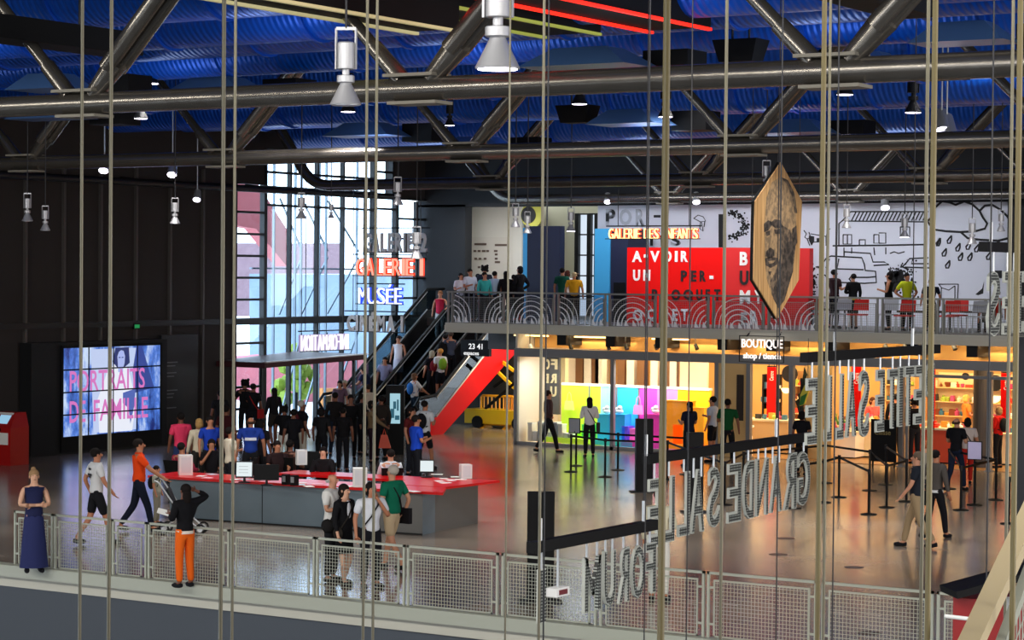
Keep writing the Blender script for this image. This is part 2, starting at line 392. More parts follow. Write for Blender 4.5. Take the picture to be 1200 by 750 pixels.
# blue air ducts
def duct(v, z, r, u0, u1, label, m=None):
    t = thing('air_duct', label, 'air duct', (u1 - 4, v, z), 'blue round air ducts under the ceiling')
    MB().cyl((u0, v, z), (u1, v, z), r, n=28).build('duct_tube', m or M_duct, t, True)
    k = int((u1 - u0) / 3.1); 
    for i in range(1, k + 1):
        u = u0 + i * 3.1 - .4; MB().cyl((u - .035, v, z), (u + .035, v, z), r + .045, n=28).build('flange_ring', M_ductsm, t)
for v, z, r, lb in ((19.6, 9.7, .62, 'ribbed blue duct nearest the viewer, at the top edge'), (21.6, 9.75, .6, 'ribbed blue duct just before the nearest truss'),
    (26.5, 9.5, .72, 'ribbed blue duct right behind the nearest truss'), (28.9, 9.3, .62, 'second blue duct behind the nearest truss'),
    (31.4, 9.6, .8, 'wide blue duct midway between the two nearest trusses'), (34.2, 9.3, .55, 'narrow blue duct just before the second truss'),
    (38.9, 9.3, .75, 'wide blue duct just behind the second truss'), (41.7, 9.5, .6, 'blue duct midway between second and third truss'),
    (44.2, 9.15, .62, 'low blue duct between second and third truss'), (47.0, 9.4, .7, 'blue duct just before the third truss'),
    (51.8, 9.2, .7, 'blue duct just behind the third truss'), (55.0, 9.3, .7, 'far blue duct over the shopfront'), (58.5, 9.25, .7, 'farthest blue duct before the back wall')):
    duct(v, z, r, -40, 10, lb)
# flat blue branch ducts crossing below the round ones, with dark boxes
WH = ['above the nearest pipe at the far left', 'right of the upper left thick diagonal', 'low at the far left behind the pipe', 'just above the pipe right of centre', 'near the right hand thick diagonal', 'behind the left large lamp', 'between thick cable and centre', 'near the top right corner lamp', 'low and far behind the centre', 'low and far at the right']
for i, (px, v, z, w, l) in enumerate(((60, 30.5, 8.25, 2.4, .8), (255, 33, 8.3, 3, .9), (60, 33.6, 8.0, 3, .7), (690, 30.5, 8.2, 3.2, 1), (1010, 34, 8.3, 2.5, .8), (430, 41, 8.0, 3, .8), (740, 40, 8.0, 2.6, .9), (1130, 31, 8.35, 2.4, .7), (560, 45, 7.9, 3, .7), (930, 44, 8.0, 3, .8))):
    u = at(px, 100, v=v).x; w *= .6; l *= .6
    one('ceiling_diffuser', MB().add([(u - w / 2, v - l, z), (u + w / 2, v - l, z), (u + w / 2, v + l, z), (u - w / 2, v + l, z), (u - w / 4, v - l * .5, z + .3), (u + w / 4, v - l * .5, z + .3), (u + w / 4, v + l * .5, z + .3), (u - w / 4, v + l * .5, z + .3)],
        [(0, 1, 2, 3), (4, 5, 6, 7), (0, 1, 5, 4), (1, 2, 6, 5), (2, 3, 7, 6), (3, 0, 4, 7)]), mat('pale_blue_diffuser', '#4f74a8', .35, .2), 'shallow pale blue diffuser hood, ' + WH[i], 'diffuser', 'pale diffuser hoods under the blue ducts')
    d = one('duct_box', MB().box(u + .6, u + 1.4, v + l + .05, v + l + .7, z - .1, z + .3), M_black, 'black box behind the diffuser hood ' + WH[i], 'box', 'black boxes among the ducts')
# long dark box beams running into the depth
def vbeam(px, py, v1, w, h, label, strip=None, l=16):
    p = at(px, py, v=v1); t = thing('box_beam', label, 'beam', (p.x, v1, p.z))
    MB().box(p.x - w, p.x, v1 - l, v1, p.z, p.z + h).build('beam_body', mat('beam_black', '#08090b', .7, spec=.2), t)
    if strip:
        s = MB(); s.box(p.x - w - .02, p.x - w + .05, v1 - l, v1, p.z - .05, p.z - .01).box(p.x - .05, p.x + .02, v1 - l, v1, p.z - .05, p.z - .01); s.build('light_strip', strip, t)
    for k in (1, 6, 11): MB().cyl((p.x - w / 2, v1 - k, p.z + h), (p.x - w / 2, v1 - k, 11.3), .02, n=6).build('hanger', M_cabled, t)
vbeam(168, 65, 25.6, .7, .33, 'dark box beam ending beside the thick diagonal at the upper left', None, 12)
vbeam(704, 38, 29.5, 1.0, 1.0, 'dark box beam edged with dim yellow green light strips', mat('strip_green', '#9aa04a', .5, emit=.5, ecol='#a8b04a'), 11)
vbeam(833, 32, 29.5, 1.0, 1.0, 'dark box beam edged with glowing red light strips', mat('strip_red', '#ff2a18', .5, emit=1.6, ecol='#ff2210'), 11)
vbeam(538, 34, 25.2, .7, .6, 'dark box beam with a pale edge, above the left large lamp', mat('strip_pale', '#cfc6a0', .5, emit=.45, ecol='#cbbf80'), 12)
vbeam(1100, 20, 27.0, .6, .5, 'dark box beam beside the right hand cables', None, 11)
# projector like black boxes and clamps
for px, py, v, lb in ((868, 60, 33, 'black loudspeaker box hung right of the lit round lamp'), (677, 134, 40, 'black loudspeaker box hung under the ducts at the middle')):
    p = at(px, py, v=v); t = thing('loudspeaker', lb, 'loudspeaker', p)
    MB().add([(p.x - .3, p.y - .2, p.z - .18), (p.x + .3, p.y - .2, p.z - .18), (p.x + .3, p.y + .2, p.z - .18), (p.x - .3, p.y + .2, p.z - .18), (p.x - .4, p.y - .25, p.z + .18), (p.x + .4, p.y - .25, p.z + .18), (p.x + .4, p.y + .25, p.z + .18), (p.x - .4, p.y + .25, p.z + .18)],
        [(0, 1, 2, 3), (4, 5, 6, 7), (0, 1, 5, 4), (1, 2, 6, 5), (2, 3, 7, 6), (3, 0, 4, 7)]).build('cabinet', M_black, t)
    MB().cyl((p.x - .15, p.y, p.z + .15), (p.x - .15, p.y, p.z + 2), .02, n=6).build('hanger', M_cabled, t); MB().cyl((p.x + .15, p.y, p.z + .15), (p.x + .15, p.y, p.z + 2), .02, n=6).build('hanger', M_cabled, t)

# ------------------------------------------------------------------ pendant lamps
def pendant(px, pyb, conepx, R_, label, group=None, on=True, dark=False, power=0):
    """cone lamp whose lower rim is centred at pixel; R_ = rim radius in metres"""
    S = conepx / (2 * R_); d = F / S; p = at(px, pyb, d=d); k = R_ / .25
    t = thing('pendant_lamp', label, 'ceiling lamp', p, group); hm = M_dark if dark else M_lampgrey
    MB().lathe(p, [(.25 * k, 0), (.255 * k, .015 * k), (.095 * k, .34 * k), (.09 * k, .36 * k)], 20).build('reflector_cone', hm, t, True)
    MB().lathe(p + Vector((0, 0, .36 * k)), [(.13 * k, 0), (.145 * k, .01 * k), (.145 * k, .11 * k), (.13 * k, .12 * k)], 18).build('ring', hm, t, True)
    MB().lathe(p + Vector((0, 0, .48 * k)), [(.06 * k, 0), (.06 * k, .1 * k)], 12).build('neck', hm, t)
    MB().lathe(p + Vector((0, 0, .58 * k)), [(.13 * k, 0), (.14 * k, .01 * k), (.14 * k, .42 * k), (.12 * k, .44 * k)], 18).build('ballast_housing', hm, t, True)
    b = MB(); q = p + Vector((0, 0, .58 * k))
    for s in (-1, 1): b.bar(q + _r0 * s * .16 * k, q + _r0 * s * .16 * k + Vector((0, 0, .66 * k)), .03 * k)
    b.bar(q + _r0 * -.16 * k + Vector((0, 0, .66 * k)), q + _r0 * .16 * k + Vector((0, 0, .66 * k)), .03 * k, .05 * k); b.build('bracket', hm, t)
    MB().cyl(q + Vector((0, 0, .66 * k)), (q.x, q.y, 11.3), .012, n=6).build('suspension_cable', M_cabled, t)
    MB().lathe(p + Vector((0, 0, -.006)), [(.225 * k, 0), (.225 * k, .006)], 20).build('light_disc', M_lampon if on else M_alu, t)
    if power: spot('pendant_light', p + Vector((0, 0, -.05)), power, (1, .95, .9), (p.x, p.y, 0), 100, .2 * k)
pendant(583, 81, 52, .2, 'large grey cone lamp hanging lit at the top centre', power=900)
pendant(405, 123, 36, .15, 'grey cone lamp hanging before the nearest truss pipe, left of centre', on=False)
for px, py, w, lb in ((32, 259, 13, 'left of the two small cone lamps near the left edge'), (53, 270, 11.5, 'right of the two small cone lamps near the left edge'), (205, 262, 12, 'small cone lamp hanging alone before the dark wall panels'),
    (353, 256, 12, 'dark looking cone lamp before the tall glazing'), (466, 240, 13, 'cone lamp above the hanging gallery names'), (488, 303, 15, 'cone lamp hanging over the end of the red neon gallery name'),
    (604, 266, 11, 'cone lamp beside the cream gallery opening'), (618, 273, 10, 'lower cone lamp beside the cream gallery opening'), (898, 223, 14, 'cone lamp hanging against the wooden portrait board'), (992, 267, 11, 'cone lamp before the drawn striped awning'),
    (1139, 286, 12, 'cone lamp hanging before the drawn raindrops'), (1173, 271, 10, 'cone lamp hanging before the drawn cloud, rightmost')):
    pendant(px, py, w, w * .0088, lb, on=False)
pendant(388, 256, 8, .078, 'small lit lamp before the tall glazing', power=0); pendant(669, 271, 11, .1, 'small lit cone lamp before the cream gallery wall'); pendant(1060, 278, 11, .1, 'small lit cone lamp before the mural, left of the thick cable pair')
for px, py, w, lb in ((1145, 12, 32, 'round lit lamp at the top right corner'), (824, 70, 24, 'round lit lamp right of the thick cable'), (990, 111, 21, 'round lit lamp just below the nearest truss pipe, right'), (1070, 132, 20, 'round lit lamp between the right trusses'),
    (679, 122, 19, 'round lit lamp below the nearest truss pipe, centre'), (780, 137, 18, 'round lit lamp crossed by the thick cable'), (408, 131, 18, 'round lit lamp just below the left large lamp'), (527, 147, 12, 'small round lit lamp between two trusses'),
    (307, 56, 20, 'round lit lamp among the ducts, upper left'), (176, 98, 21, 'round lit lamp above the nearest pipe, far left'), (165, 139, 17, 'round lit lamp below the nearest pipe, far left'), (680, 38, 12, 'small round lit lamp beside the green edged beam')):
    pendant(px, py, w, w * .0085, lb, dark=True, power=500)
def spotlight(px, py, v, label, on=True, k=1.0, aim=(.3, -.5, -.8)):
    p = at(px, py, v=v); a = Vector(aim).normalized(); t = thing('track_spotlight', label, 'spotlight', p)
    MB().cyl(p - a * .16 * k, p + a * .1 * k, .07 * k, .1 * k, n=12).build('lamp_head', M_alu, t, True)
    MB().cyl(p + a * .1 * k, p + a * .106 * k, .085 * k, n=12).build('light_disc', M_lampon if on else M_alu, t)
    MB().cyl(p - a * .05 * k, (p.x, p.y, 7.2 if v > 59 else 11.3), .015, n=6).build('stem', M_alu, t)
for px, py, v, lb, k in ((122, 195, 40, 'small bright spot left of the second cable', 1.3), (202, 200, 42, 'small bright spot above the dark wall pipe', 1.3), (231, 230, 48, 'white spotlight on a drop pole before the left wall', 1.2), (1104, 146, 38, 'left lens of the pair of tilted lit spotlights, upper right', 1.8), (1110, 152, 38, 'right lens of the pair of tilted lit spotlights, upper right', 1.8),
    (712, 233, 60.95, 'small spotlight above the left end of the mural', 1.2), (816, 233, 60.95, 'small lit spotlight above the dotted letter of the mural', 1.3), (1037, 239, 60.95, 'small lit spotlight above the drawn awning', 1.4)):
    spotlight(px, py, v, lb, True, k)

# ------------------------------------------------------------------ hanging vertical cables in front
cab = ((95, 4, 0, 14), (129, 4.5, 0, 14.2), (260.5, 5, 0, 13), (274, 3.6, 0, 16), (428, 3.5, 0, 15), (439.5, 3.5, 0, 15.5), (595, 2.4, 0, 16.5), (634.5, 3.6, 0, 16), (640, 2, 1, 17), (758.5, 1.6, 1, 18), (778, 9, 2, 10),
       (808, 1.6, 1, 18.5), (848, 4.2, 0, 14.5), (913.5, 1.8, 1, 18), (962, 6.2, 2, 12), (969, 3.6, 0, 15), (979.5, 1.8, 1, 18), (1083.5, 4.6, 0, 13.5), (1091.5, 7, 2, 11.5), (1160, 2, 1, 18), (1182.5, 4.2, 0, 14.5), (1191, 7, 2, 11.6))
nm = ['leftmost', 'second from the left', 'left one of the close pair before the video wall edge', 'right one of the close pair beside the tall window', 'left one of the close pair crossing the red neon name', 'right one of the close pair crossing the blue neon name', 'left of the dark column totem', 'passing the left edge of the black totem', 'thin dark one over the black totem', 'thin dark one left of the thickest', 'thickest of all, right of centre', 'thin dark one right of the thickest', 'crossing the red wall lettering', 'thin dark one down the middle of the wooden portrait', 'thick one right of the portrait board', 'thinner one against the thick cable right of the portrait', 'thin dark one right of the portrait board', 'thinner one left of the thick pair on the right', 'thick one of the right hand pair', 'thin dark one near the right edge', 'thinner one of the pair at the right edge', 'thick one of the pair at the right edge']
for (px, w, k, d), n_ in zip(cab, nm):
    p = at(px, 375, d=d); r = w / (F / d) / 2
    one('hanging_cable', MB().cyl((p.x, p.y, -7), (p.x, p.y, 11.3), r, n=10), (M_cable, M_cabled, M_beige)[k], 'vertical steel cable, ' + n_, 'cable', smooth=True)

# ------------------------------------------------------------------ guardrail round the pit
gr = thing('guardrail', 'long cream metal guardrail with wire mesh panels along the pit edge', 'guardrail', (-18, FV, 0))
ed = [-30.5, -27.35, -26.92, -26.05, -26.01, -24.76, -24.74, -24.01, -23.98, -22.31, -22.28, -20.64, -20.61, -18.97, -18.93, -17.33, -17.27, -15.69, -15.64, -13.99, -13.95, -12.32, -12.25, -10.69, -10.64, -9.0, -8.9, -7.2]
for a, b in zip(ed[::2], ed[1::2]):
    h = .93; f = MB(); r = .035
    f.box(a, a + r, FV, FV + r, .03, h).box(b - r, b, FV, FV + r, .03, h).box(a, b, FV, FV + r, h - r, h)
    i = .1; z1 = h - .13
    f.box(a + i, a + i + .02, FV, FV + .02, .04, z1).box(b - i - .02, b - i, FV, FV + .02, .04, z1).box(a + i, b - i, FV, FV + .025, z1, z1 + .025).box(a + i, b - i, FV, FV + .02, .04, .06)
    for z in (.2, .7): f.box(a + .02, a + i, FV + .005, FV + .02, z, z + .03).box(b - i, b - .02, FV + .005, FV + .02, z, z + .03)
    fo = f.build('panel_frame', M_rail, gr)
    g = MB(); x = a + i + .05
    while x < b - i - .02: g.box(x - .003, x + .003, FV + .006, FV + .012, .06, z1); x += .052
    z = .1
    while z < z1: g.box(a + i + .02, b - i - .02, FV + .004, FV + .012, z - .003, z + .003); z += .052
    g.build('wire_mesh', M_rail, fo)

# ------------------------------------------------------------------ near staircase handrail, lower right
t = thing('stair_balustrade', 'cream stair handrail slanting up at the lower right corner with white mesh below', 'handrail', at(1170, 700, d=12))
a = at(1128, 775, d=11.2); b = at(1216, 585, d=13.2); MB().bar(a, b, .11, .08).build('handrail', M_hand, t)
a2 = at(1160, 790, d=11.3); b2 = at(1216, 640, d=13.0); MB().bar(a2, b2, .05, .06).build('lower_rail', M_rail, t)
g = MB()
for i in range(16):
    f_ = i / 15; p = a2.lerp(b2, f_); g.cyl(p, p + Vector((0, 0, -.9)), .004, n=5)
for i in range(9):
    q = Vector((0, 0, -.1 * i)); g.cyl(a2 + q, b2 + q, .004, n=5)
g.build('wire_mesh', M_rail, t)
q = at(1184, 700, d=12.1); MB().cyl(q, q + Vector((0, 0, -2.5)), .02).build('post', M_white, t)
t = thing('red_cabinet', 'dark red box with a black sloping lid behind the stair handrail', 'cabinet', at(1150, 720, d=22))
x0 = at(1117, 700, d=22); x1 = at(1180, 700, d=22); zt = x0.z
MB().box(x0.x, x1.x + .2, x0.y, x0.y + .8, zt - .8, zt).build('body', mat('dark_red', '#8d1414', .5), t)
MB().bar((x0.x - .05, x0.y, zt + .05), (x1.x + .2, x1.y + .3, zt + .28), .5, .07).build('lid', M_black, t)
MB().cyl(at(1107, 722, d=21), at(1150, 727, d=21), .02).build('grab_bar', M_white, t)
# ------------------------------------------------------------------ left wall furniture
t = thing('video_wall', 'large video wall of sixteen glowing blue screens against the dark wall', 'video wall', (-42.1, 46, 0))
VU = -41.93; y0 = 44.34; y1 = 48.24; z0 = .45; z1 = 2.86
MB().box(WU + .1, VU - .06, 43.2, y1 + .35, 0, 3.0).build('cabinet', M_dark, t)
MB().box(VU - .06, VU - .01, y0 - .06, y1 + .08, .05, z1 + .06).build('bezel', M_black, t)
def f_screen(n, b):
    tc = n.nodes.new('ShaderNodeTexCoord'); mp = n.nodes.new('ShaderNodeMapping'); mp.inputs['Scale'].default_value = (1, 1.2, .5)
    nz = n.nodes.new('ShaderNodeTexNoise'); nz.inputs['Scale'].default_value = 1.3; nz.inputs['Detail'].default_value = 9; nz.inputs['Roughness'].default_value = .7
    r = n.nodes.new('ShaderNodeValToRGB'); e = r.color_ramp.elements; e[0].color = hexc('#10236f'); e[0].position = .36; e[1].color = hexc('#cfe2ff'); e[1].position = .62
    x = e.new(.5); x.color = hexc('#4e7fe0')
    n.links.new(tc.outputs['Object'], mp.inputs[0]); n.links.new(mp.outputs[0], nz.inputs['Vector']); n.links.new(nz.outputs['Fac'], r.inputs[0])
    n.links.new(r.outputs[0], b.inputs['Emission Color']); b.inputs['Emission Strength'].default_value = 1.0; b.inputs['Base Color'].default_value = (0, 0, 0, 1)
M_scr = nodes_mat('video_image', f_screen, .3)
def em(key, h, s=1.0): return mat(key, '#050505', .4, emit=s, ecol=h)
dy = (y1 - y0) / 4; dz = (z1 - z0) / 4
for i in range(4):
    for j in range(4): MB().box(VU - .01, VU, y0 + i * dy + .02, y0 + (i + 1) * dy - .02, z0 + j * dz + .02, z0 + (j + 1) * dz - .02).build('screen', M_scr, t)
def scr(name, pts, key, h, dx=.004, s=1.0):   # flat shapes shown on the screens: (a,b) in 0..1
    MB().prism([(VU + dx, y0 + a * (y1 - y0), z0 + b * (z1 - z0)) for a, b in pts], (.001, 0, 0)).build(name, em(key, h, s), t)
scr('pale_curtain', [(.3, .03), (.74, .03), (.76, .97), (.27, .97)], 'scr_pale', '#c4d3f6', .001)
scr('pictured_coat', [(.36, .02), (.7, .02), (.74, .35), (.66, .72), (.6, .8), (.52, .8), (.44, .72), (.34, .4)], 'scr_coat', '#eef2ff', .002)
scr('pictured_slope', [(.74, .99), (.8, .99), (.93, .5), (.72, .45), (.7, .7)], 'scr_dk', '#2d4496', .003)
scr('pictured_hair', [(.49, .82), (.52, .98), (.66, .98), (.67, .8), (.6, .74), (.55, .74)], 'scr_hair', '#27336e', .004)
scr('pictured_face', [(.55, .7), (.545, .8), (.54, .88), (.555, .93), (.58, .95), (.605, .94), (.62, .88), (.615, .8), (.6, .74), (.6, .7)], 'scr_face', '#aebcf2', .005)
for q in ((.555, .86), (.585, .86)): scr('pictured_eye', [(q[0], q[1]), (q[0] + .018, q[1]), (q[0] + .018, q[1] + .012), (q[0], q[1] + .012)], 'scr_dk', '#2d4496', .006)
scr('pictured_bag', [(.6, .46), (.73, .5), (.72, .3), (.68, .1), (.66, .28), (.6, .34)], 'scr_dk2', '#5268b8', .004)
M_pink = em('screen_pink', '#e07ac8', .95)
lt = MB(); g = _G[('PORTRAITS', .012)]; lt.glyph(g, (VU + .008, y0 + .06 * 3.9, z0 + .50 * 2.4), (0, 3.0, 0), (0, 0, .58), (.002, 0, 0))
lt.glyph(_G[('DE', .012)], (VU + .008, y0 + .06 * 3.9, z0 + .16 * 2.4), (0, .62, 0), (0, 0, .58), (.002, 0, 0)); lt.glyph(_G[('FAMILLE', .012)], (VU + .008, y0 + .3 * 3.9, z0 + .16 * 2.4), (0, 2.2, 0), (0, 0, .58), (.002, 0, 0))
lt.build('screen_lettering', M_pink, t)
bz = MB()
for i in range(1, 4): bz.box(VU, VU + .012, y0 + i * dy - .018, y0 + i * dy + .018, z0, z1).box(VU, VU + .012, y0, y1, z0 + i * dz - .018, z0 + i * dz + .018)
bz.build('screen_joints', M_black, t)
area('video_wall_light', (VU + .1, 46.3, 1.7), 2.4, 14, (.5, .62, 1.0), (0, R(-90), 0), 3.9)
t = thing('notice_board', 'tall black panel with small grey text right of the video wall', 'panel', (WU + .2, 49.6, 0))
MB().box(WU + .1, WU + .2, 48.7, 50.3, .3, 3.1).build('panel', mat('panel_black', '#131315', .5), t)
b = MB()
for z, w in ((2.3, .55), (2.2, .45), (2.0, .5), (1.9, .4), (1.5, .55), (1.4, .4), (1.3, .35), (1.0, .5)): b.box(WU + .2, WU + .206, 48.85, 48.85 + w, z, z + .03)
b.build('printed_text', mat('grey_text', '#77787c', .7), t)
# exit light on the wall
t = thing('exit_sign', 'small green lit exit sign on the dark wall above the video wall', 'sign', (WU + .1, 47.2, 3.4))
p = at(160, 382, u=WU + .12); MB().box(WU + .09, WU + .14, p.y - .13, p.y + .13, p.z - .09, p.z + .07).build('housing', M_black, t); MB().box(WU + .14, WU + .145, p.y - .1, p.y + .1, p.z - .06, p.z + .04).build('lit_panel', mat('exit_green', '#1a8a4a', emit=.8), t)
# ticket machine
q = at(22, 545, z=0); t = thing('ticket_machine', 'red ticket machine with a small screen at the far left', 'ticket machine', (q.x - .3, q.y, 0))
x0, x1, yy = q.x - .75, q.x, q.y
MB().add([(x0, yy - .3, 0), (x1, yy - .3, 0), (x1, yy + .35, 0), (x0, yy + .35, 0), (x0, yy - .3, .95), (x1, yy - .3, .95), (x1 - .1, yy + .0, 1.32), (x0, yy + .0, 1.32), (x1, yy + .35, .95), (x1 - .1, yy + .35, 1.32), (x0, yy + .35, 1.32)],
    [(0, 1, 2, 3), (0, 1, 5, 4), (4, 5, 6, 7), (1, 2, 8, 5), (5, 8, 9, 6), (6, 9, 10, 7), (2, 3, 10, 9, 8), (3, 0, 4, 7, 10)]).build('cabinet', mat('machine_red', '#a81212', .4), t)
dirv = Vector((0, .3, .37)).normalized(); nn = Vector((0, -.37, .3)).normalized()
def onp(a, b_, w, h, m, name):
    o = Vector((x0 + a, yy - .3, .95)) + dirv * b_ + nn * .004
    MB().prism([o, o + Vector((w, 0, 0)), o + Vector((w, 0, 0)) + dirv * h, o + dirv * h], nn * .01).build(name, m, t)
onp(.2, .12, .36, .26, em('machine_screen', '#9fd0ee', .9), 'screen'); onp(.1, .4, .5, .06, M_white, 'name_strip')
MB().box(x0 + .3, x1 - .08, yy - .312, yy - .3, .52, .82).build('paper_notice', M_paper, t); MB().box(x0 + .3, x0 + .42, yy - .31, yy - .3, .86, .93).build('card_slot', M_black, t)

# ------------------------------------------------------------------ entrance canopy
t = thing('entrance_canopy', 'dark red edged canopy beam over the entrance doors', 'canopy', (-40, 50, 2.5))
a = at(310, 425, u=-40.6); b_ = at(430, 415, u=-39.4); dn = Vector((0, 0, -.16))
MB().prism([a, b_, Vector((WU + .1, b_.y + .4, b_.z)), Vector((WU + .1, a.y, a.z))], dn).build('canopy_slab', mat('canopy_dark', '#3c1418', .5), t)
MB().bar(a + Vector((0, 0, .01)), b_ + Vector((0, 0, .01)), .2, .03).build('top_trim', M_white, t)
for f_ in (.05, .95):
    q = a.lerp(b_, f_); MB().bar(q + Vector((-.3, 0, -.1)), (q.x - .3, q.y, 0), .08).build('post', M_frame, t)
# ------------------------------------------------------------------ escalators
ru, rv0 = -38.2, at(511, 489, u=-38.2)
rA, rB = at(511, 489, u=ru), at(573, 410, u=ru); sl = (rB.z - rA.z) / (rB.y - rA.y)
def escalator(u1, width, yst, label, side=None, top=3.45):
    """u1: side nearest the viewer; yst: v where the deck line is at rA.z"""
    t = thing('escalator', label, 'escalator', (u1 - width / 2, yst, 0)); z = lambda y: rA.z + (y - yst) * sl
    ye = yst + (top + .25 - rA.z) / sl
    for k, uu in enumerate((u1, u1 - width)):
        w = .09 * (1 if k else -1); b = MB()
        yb = yst - .3
        b.prism([(uu, yb - .9, 0), (uu, yb + .7, 0), (uu, ye + .6, z(ye + .6) - .98 - .3), (uu, ye + .6, top + .3), (uu, ye, top + .25), (uu, yst, rA.z), (uu, yb - .9, rA.z - .05)], (w, 0, 0))
        b.build('side_panel', side if (k == 0 and side) else M_dark, t)
        b = MB(); pl = [(uu, yb - .6, .4), (uu, yst, rA.z), (uu, ye, z(ye)), (uu, ye + .5, top + .25), (uu, ye + .5, top + .9), (uu, ye, top + .9), (uu, yst, rA.z + .62), (uu, yb - .6, rA.z + .55)]
        b.prism(pl, (w * .15, 0, 0)).build('glass_balustrade', glassm('escalator_glass', (.35, .42, .45, 1), .1), t)
        MB().tube([(uu, yb - .6, rA.z + .1), (uu, yb - .85, rA.z + .4), (uu, yb - .6, rA.z + .62), (uu, yst, rA.z + .68), (uu, ye, z(ye) + .68), (uu, ye + 1.0, top + .95)], .05, 8).build('handrail', M_black, t, True)
        MB().tube([(uu, yst, rA.z + .60), (uu, ye, z(ye) + .60)], .028, 6).build('rail_trim', M_alu, t)
        MB().tube([(uu, yst, rA.z + .02), (uu, ye, z(ye) + .02)], .03, 6).build('skirt_trim', M_alu, t)
    st = MB(); n = int((ye - yst) / .3)
    for i in range(-3, n + 1): y = yst + i * .3; zz = max(.02, z(y) - .45); st.box(u1 - width + .1, u1 - .1, y, y + .32, zz - .3 if zz > .35 else 0, zz)
    st.build('steps', mat('step_grey', '#2c2e31', .5, .3), t)
    return z
zE1 = escalator(ru, 1.35, rA.y, 'near escalator with a bright red side panel rising to the mezzanine', M_redm)
q2 = at(475, 422, u=-40.3); y2 = q2.y - (q2.z - .6 - rA.z) / sl
zE2 = escalator(-40.3, 1.35, y2, 'far escalator with dark sides rising behind the red sided one')
struct('floor_landing', MB().box(WU, mu0, 61.0, 62.0, 3.2, 3.45), mat('grey_floor4', '#55524f', .5))
# dark beam with white writing above the escalator, grey block over the red side
t = thing('overhead_sign', 'black hanging sign with small white writing above the near escalator', 'sign', (-36.8, 57.5, 2.9))
s0, s1 = at(540, 398, v=57.6), at(573, 418, v=57.6)
MB().box(s0.x, s1.x, 57.6, 57.75, s1.z, s0.z).build('sign_board', M_black, t)
MB().glyph(_G[('espaces', .012)], (s0.x + .12, 57.59, s0.z - .5), (.55, 0, 0), (0, 0, .12), (0, .01, 0)).build('white_lettering', em('white_sign_text', '#ffffff', 1), t); b = MB(); b.glyph(_G[('23 41', .012)], (s0.x + .3, 57.59, s0.z - .28), (.5, 0, 0), (0, 0, .17), (0, .01, 0)); tag(b.build('white_lettering', em('white_sign_text', '#ffffff', 1), t))
MB().bar(((s0.x + s1.x) / 2, 57.67, s0.z), ((s0.x + s1.x) / 2, 57.67, 3.24), .05).build('hanger', M_dark, t)
s0, s1 = at(572, 395, v=57), at(606, 410, v=57); one('soffit_block', MB().box(s0.x, s1.x, 57, 59, s1.z, 3.25), mat('grey_block', '#4c4d4f', .7), 'plain grey block above the top of the red escalator side', 'block')
# yellow barriers behind the escalator
def barrier(px, py, w, label):
    p = at(px, py, z=0); t = thing('crowd_barrier', label, 'barrier', p, 'yellow plastic barriers'); x, y = p.x, p.y; k = 1.0
    MB().tube([(x - w / 2, y, .15), (x - w / 2, y, .97), (x - w / 2 + .06, y, 1.03), (x + w / 2 - .06, y, 1.03), (x + w / 2, y, .97), (x + w / 2, y, .15), (x + w / 2 - .05, y, .12), (x - w / 2 + .05, y, .12)], .04, 8, True).build('frame', M_yellow, t)
    for i in range(8): u = x - w / 2 + w * (i + .7) / 8.4; MB().bar((u, y, .12), (u, y, 1.03), .05, .03).build('bar', M_yellow, t)
    for s in (-1, 1): MB().add([(x + s * w * .38 - .12, y - .3, 0), (x + s * w * .38 + .12, y - .3, 0), (x + s * w * .38 + .12, y + .3, 0), (x + s * w * .38 - .12, y + .3, 0), (x + s * w * .38 - .04, y, .22), (x + s * w * .38 + .04, y, .22)], [(0, 1, 2, 3), (0, 1, 5, 4), (1, 2, 5), (2, 3, 4, 5), (3, 0, 4)]).build('foot', M_yellow, t)
barrier(583, 502, 1.25, 'yellow plastic barrier with upright bars beneath the red escalator'); barrier(612, 503, 1.2, 'yellow plastic barrier partly behind the shop window edge')
p = at(588, 486, v=59.6); p.z = 0; t = thing('lifting_machine', 'yellow and black machine parked behind the barriers', 'machine', p)
MB().box(p.x - 1.6, p.x + .8, p.y + .3, p.y + 1.2, .15, .6).build('chassis', mat('machine_yellow', '#e8c81c', .4), t)
for s in (-1, 1):
    b = MB(); b.bar((p.x - 1.0 * s, p.y + .6, .6), (p.x + .8 * s, p.y + .6, 2.0), .09).bar((p.x - .8 * s, p.y + .8, 1.3), (p.x + .8 * s, p.y + .8, 2.3), .09); b.build('scissor_arm', (mat('machine_yellow'), M_black)[s > 0], t)
for s in (-1.1, .4): MB().cyl((p.x + s, p.y + .25, .2), (p.x + s, p.y + .4, .2), .2).build('wheel', M_black, t)
struct('wall_under_mezzanine', MB().box(WU, at(600, 400, v=61).x, 61.1, 61.3, 0, 3.2), mat('dark_rear', '#23211f', .8))
# black advertising totem with screen
a = at(451, 533, z=0); b_ = at(474, 533, z=0); hz = at(463, 452, v=a.y).z
t = thing('screen_totem', 'tall black totem with a lit upright screen before the escalators', 'totem', ((a.x + b_.x) / 2, a.y, 0))
c = Vector(((a.x + b_.x) / 2, (a.y + b_.y) / 2, 0)); X = _r0
def slab(c, w0, w1, z0, z1, d0, d1): # camera-right X, depth along view
    return MB().prism([c + X * w0 + _fw0 * d0 + Vector((0, 0, z0)), c + X * w1 + _fw0 * d0 + Vector((0, 0, z0)), c + X * w1 + _fw0 * d0 + Vector((0, 0, z1)), c + X * w0 + _fw0 * d0 + Vector((0, 0, z1))], _fw0 * (d1 - d0))
slab(c, -.25, .25, 0, hz, 0, .2).build('case', M_black, t)
slab(c, -.14, .14, .85, hz - .22, -.01, 0).build('screen', mat('totem_screen', '#000000', .3, emit=.9, ecol='#a9d8e6'), t)
b = MB()
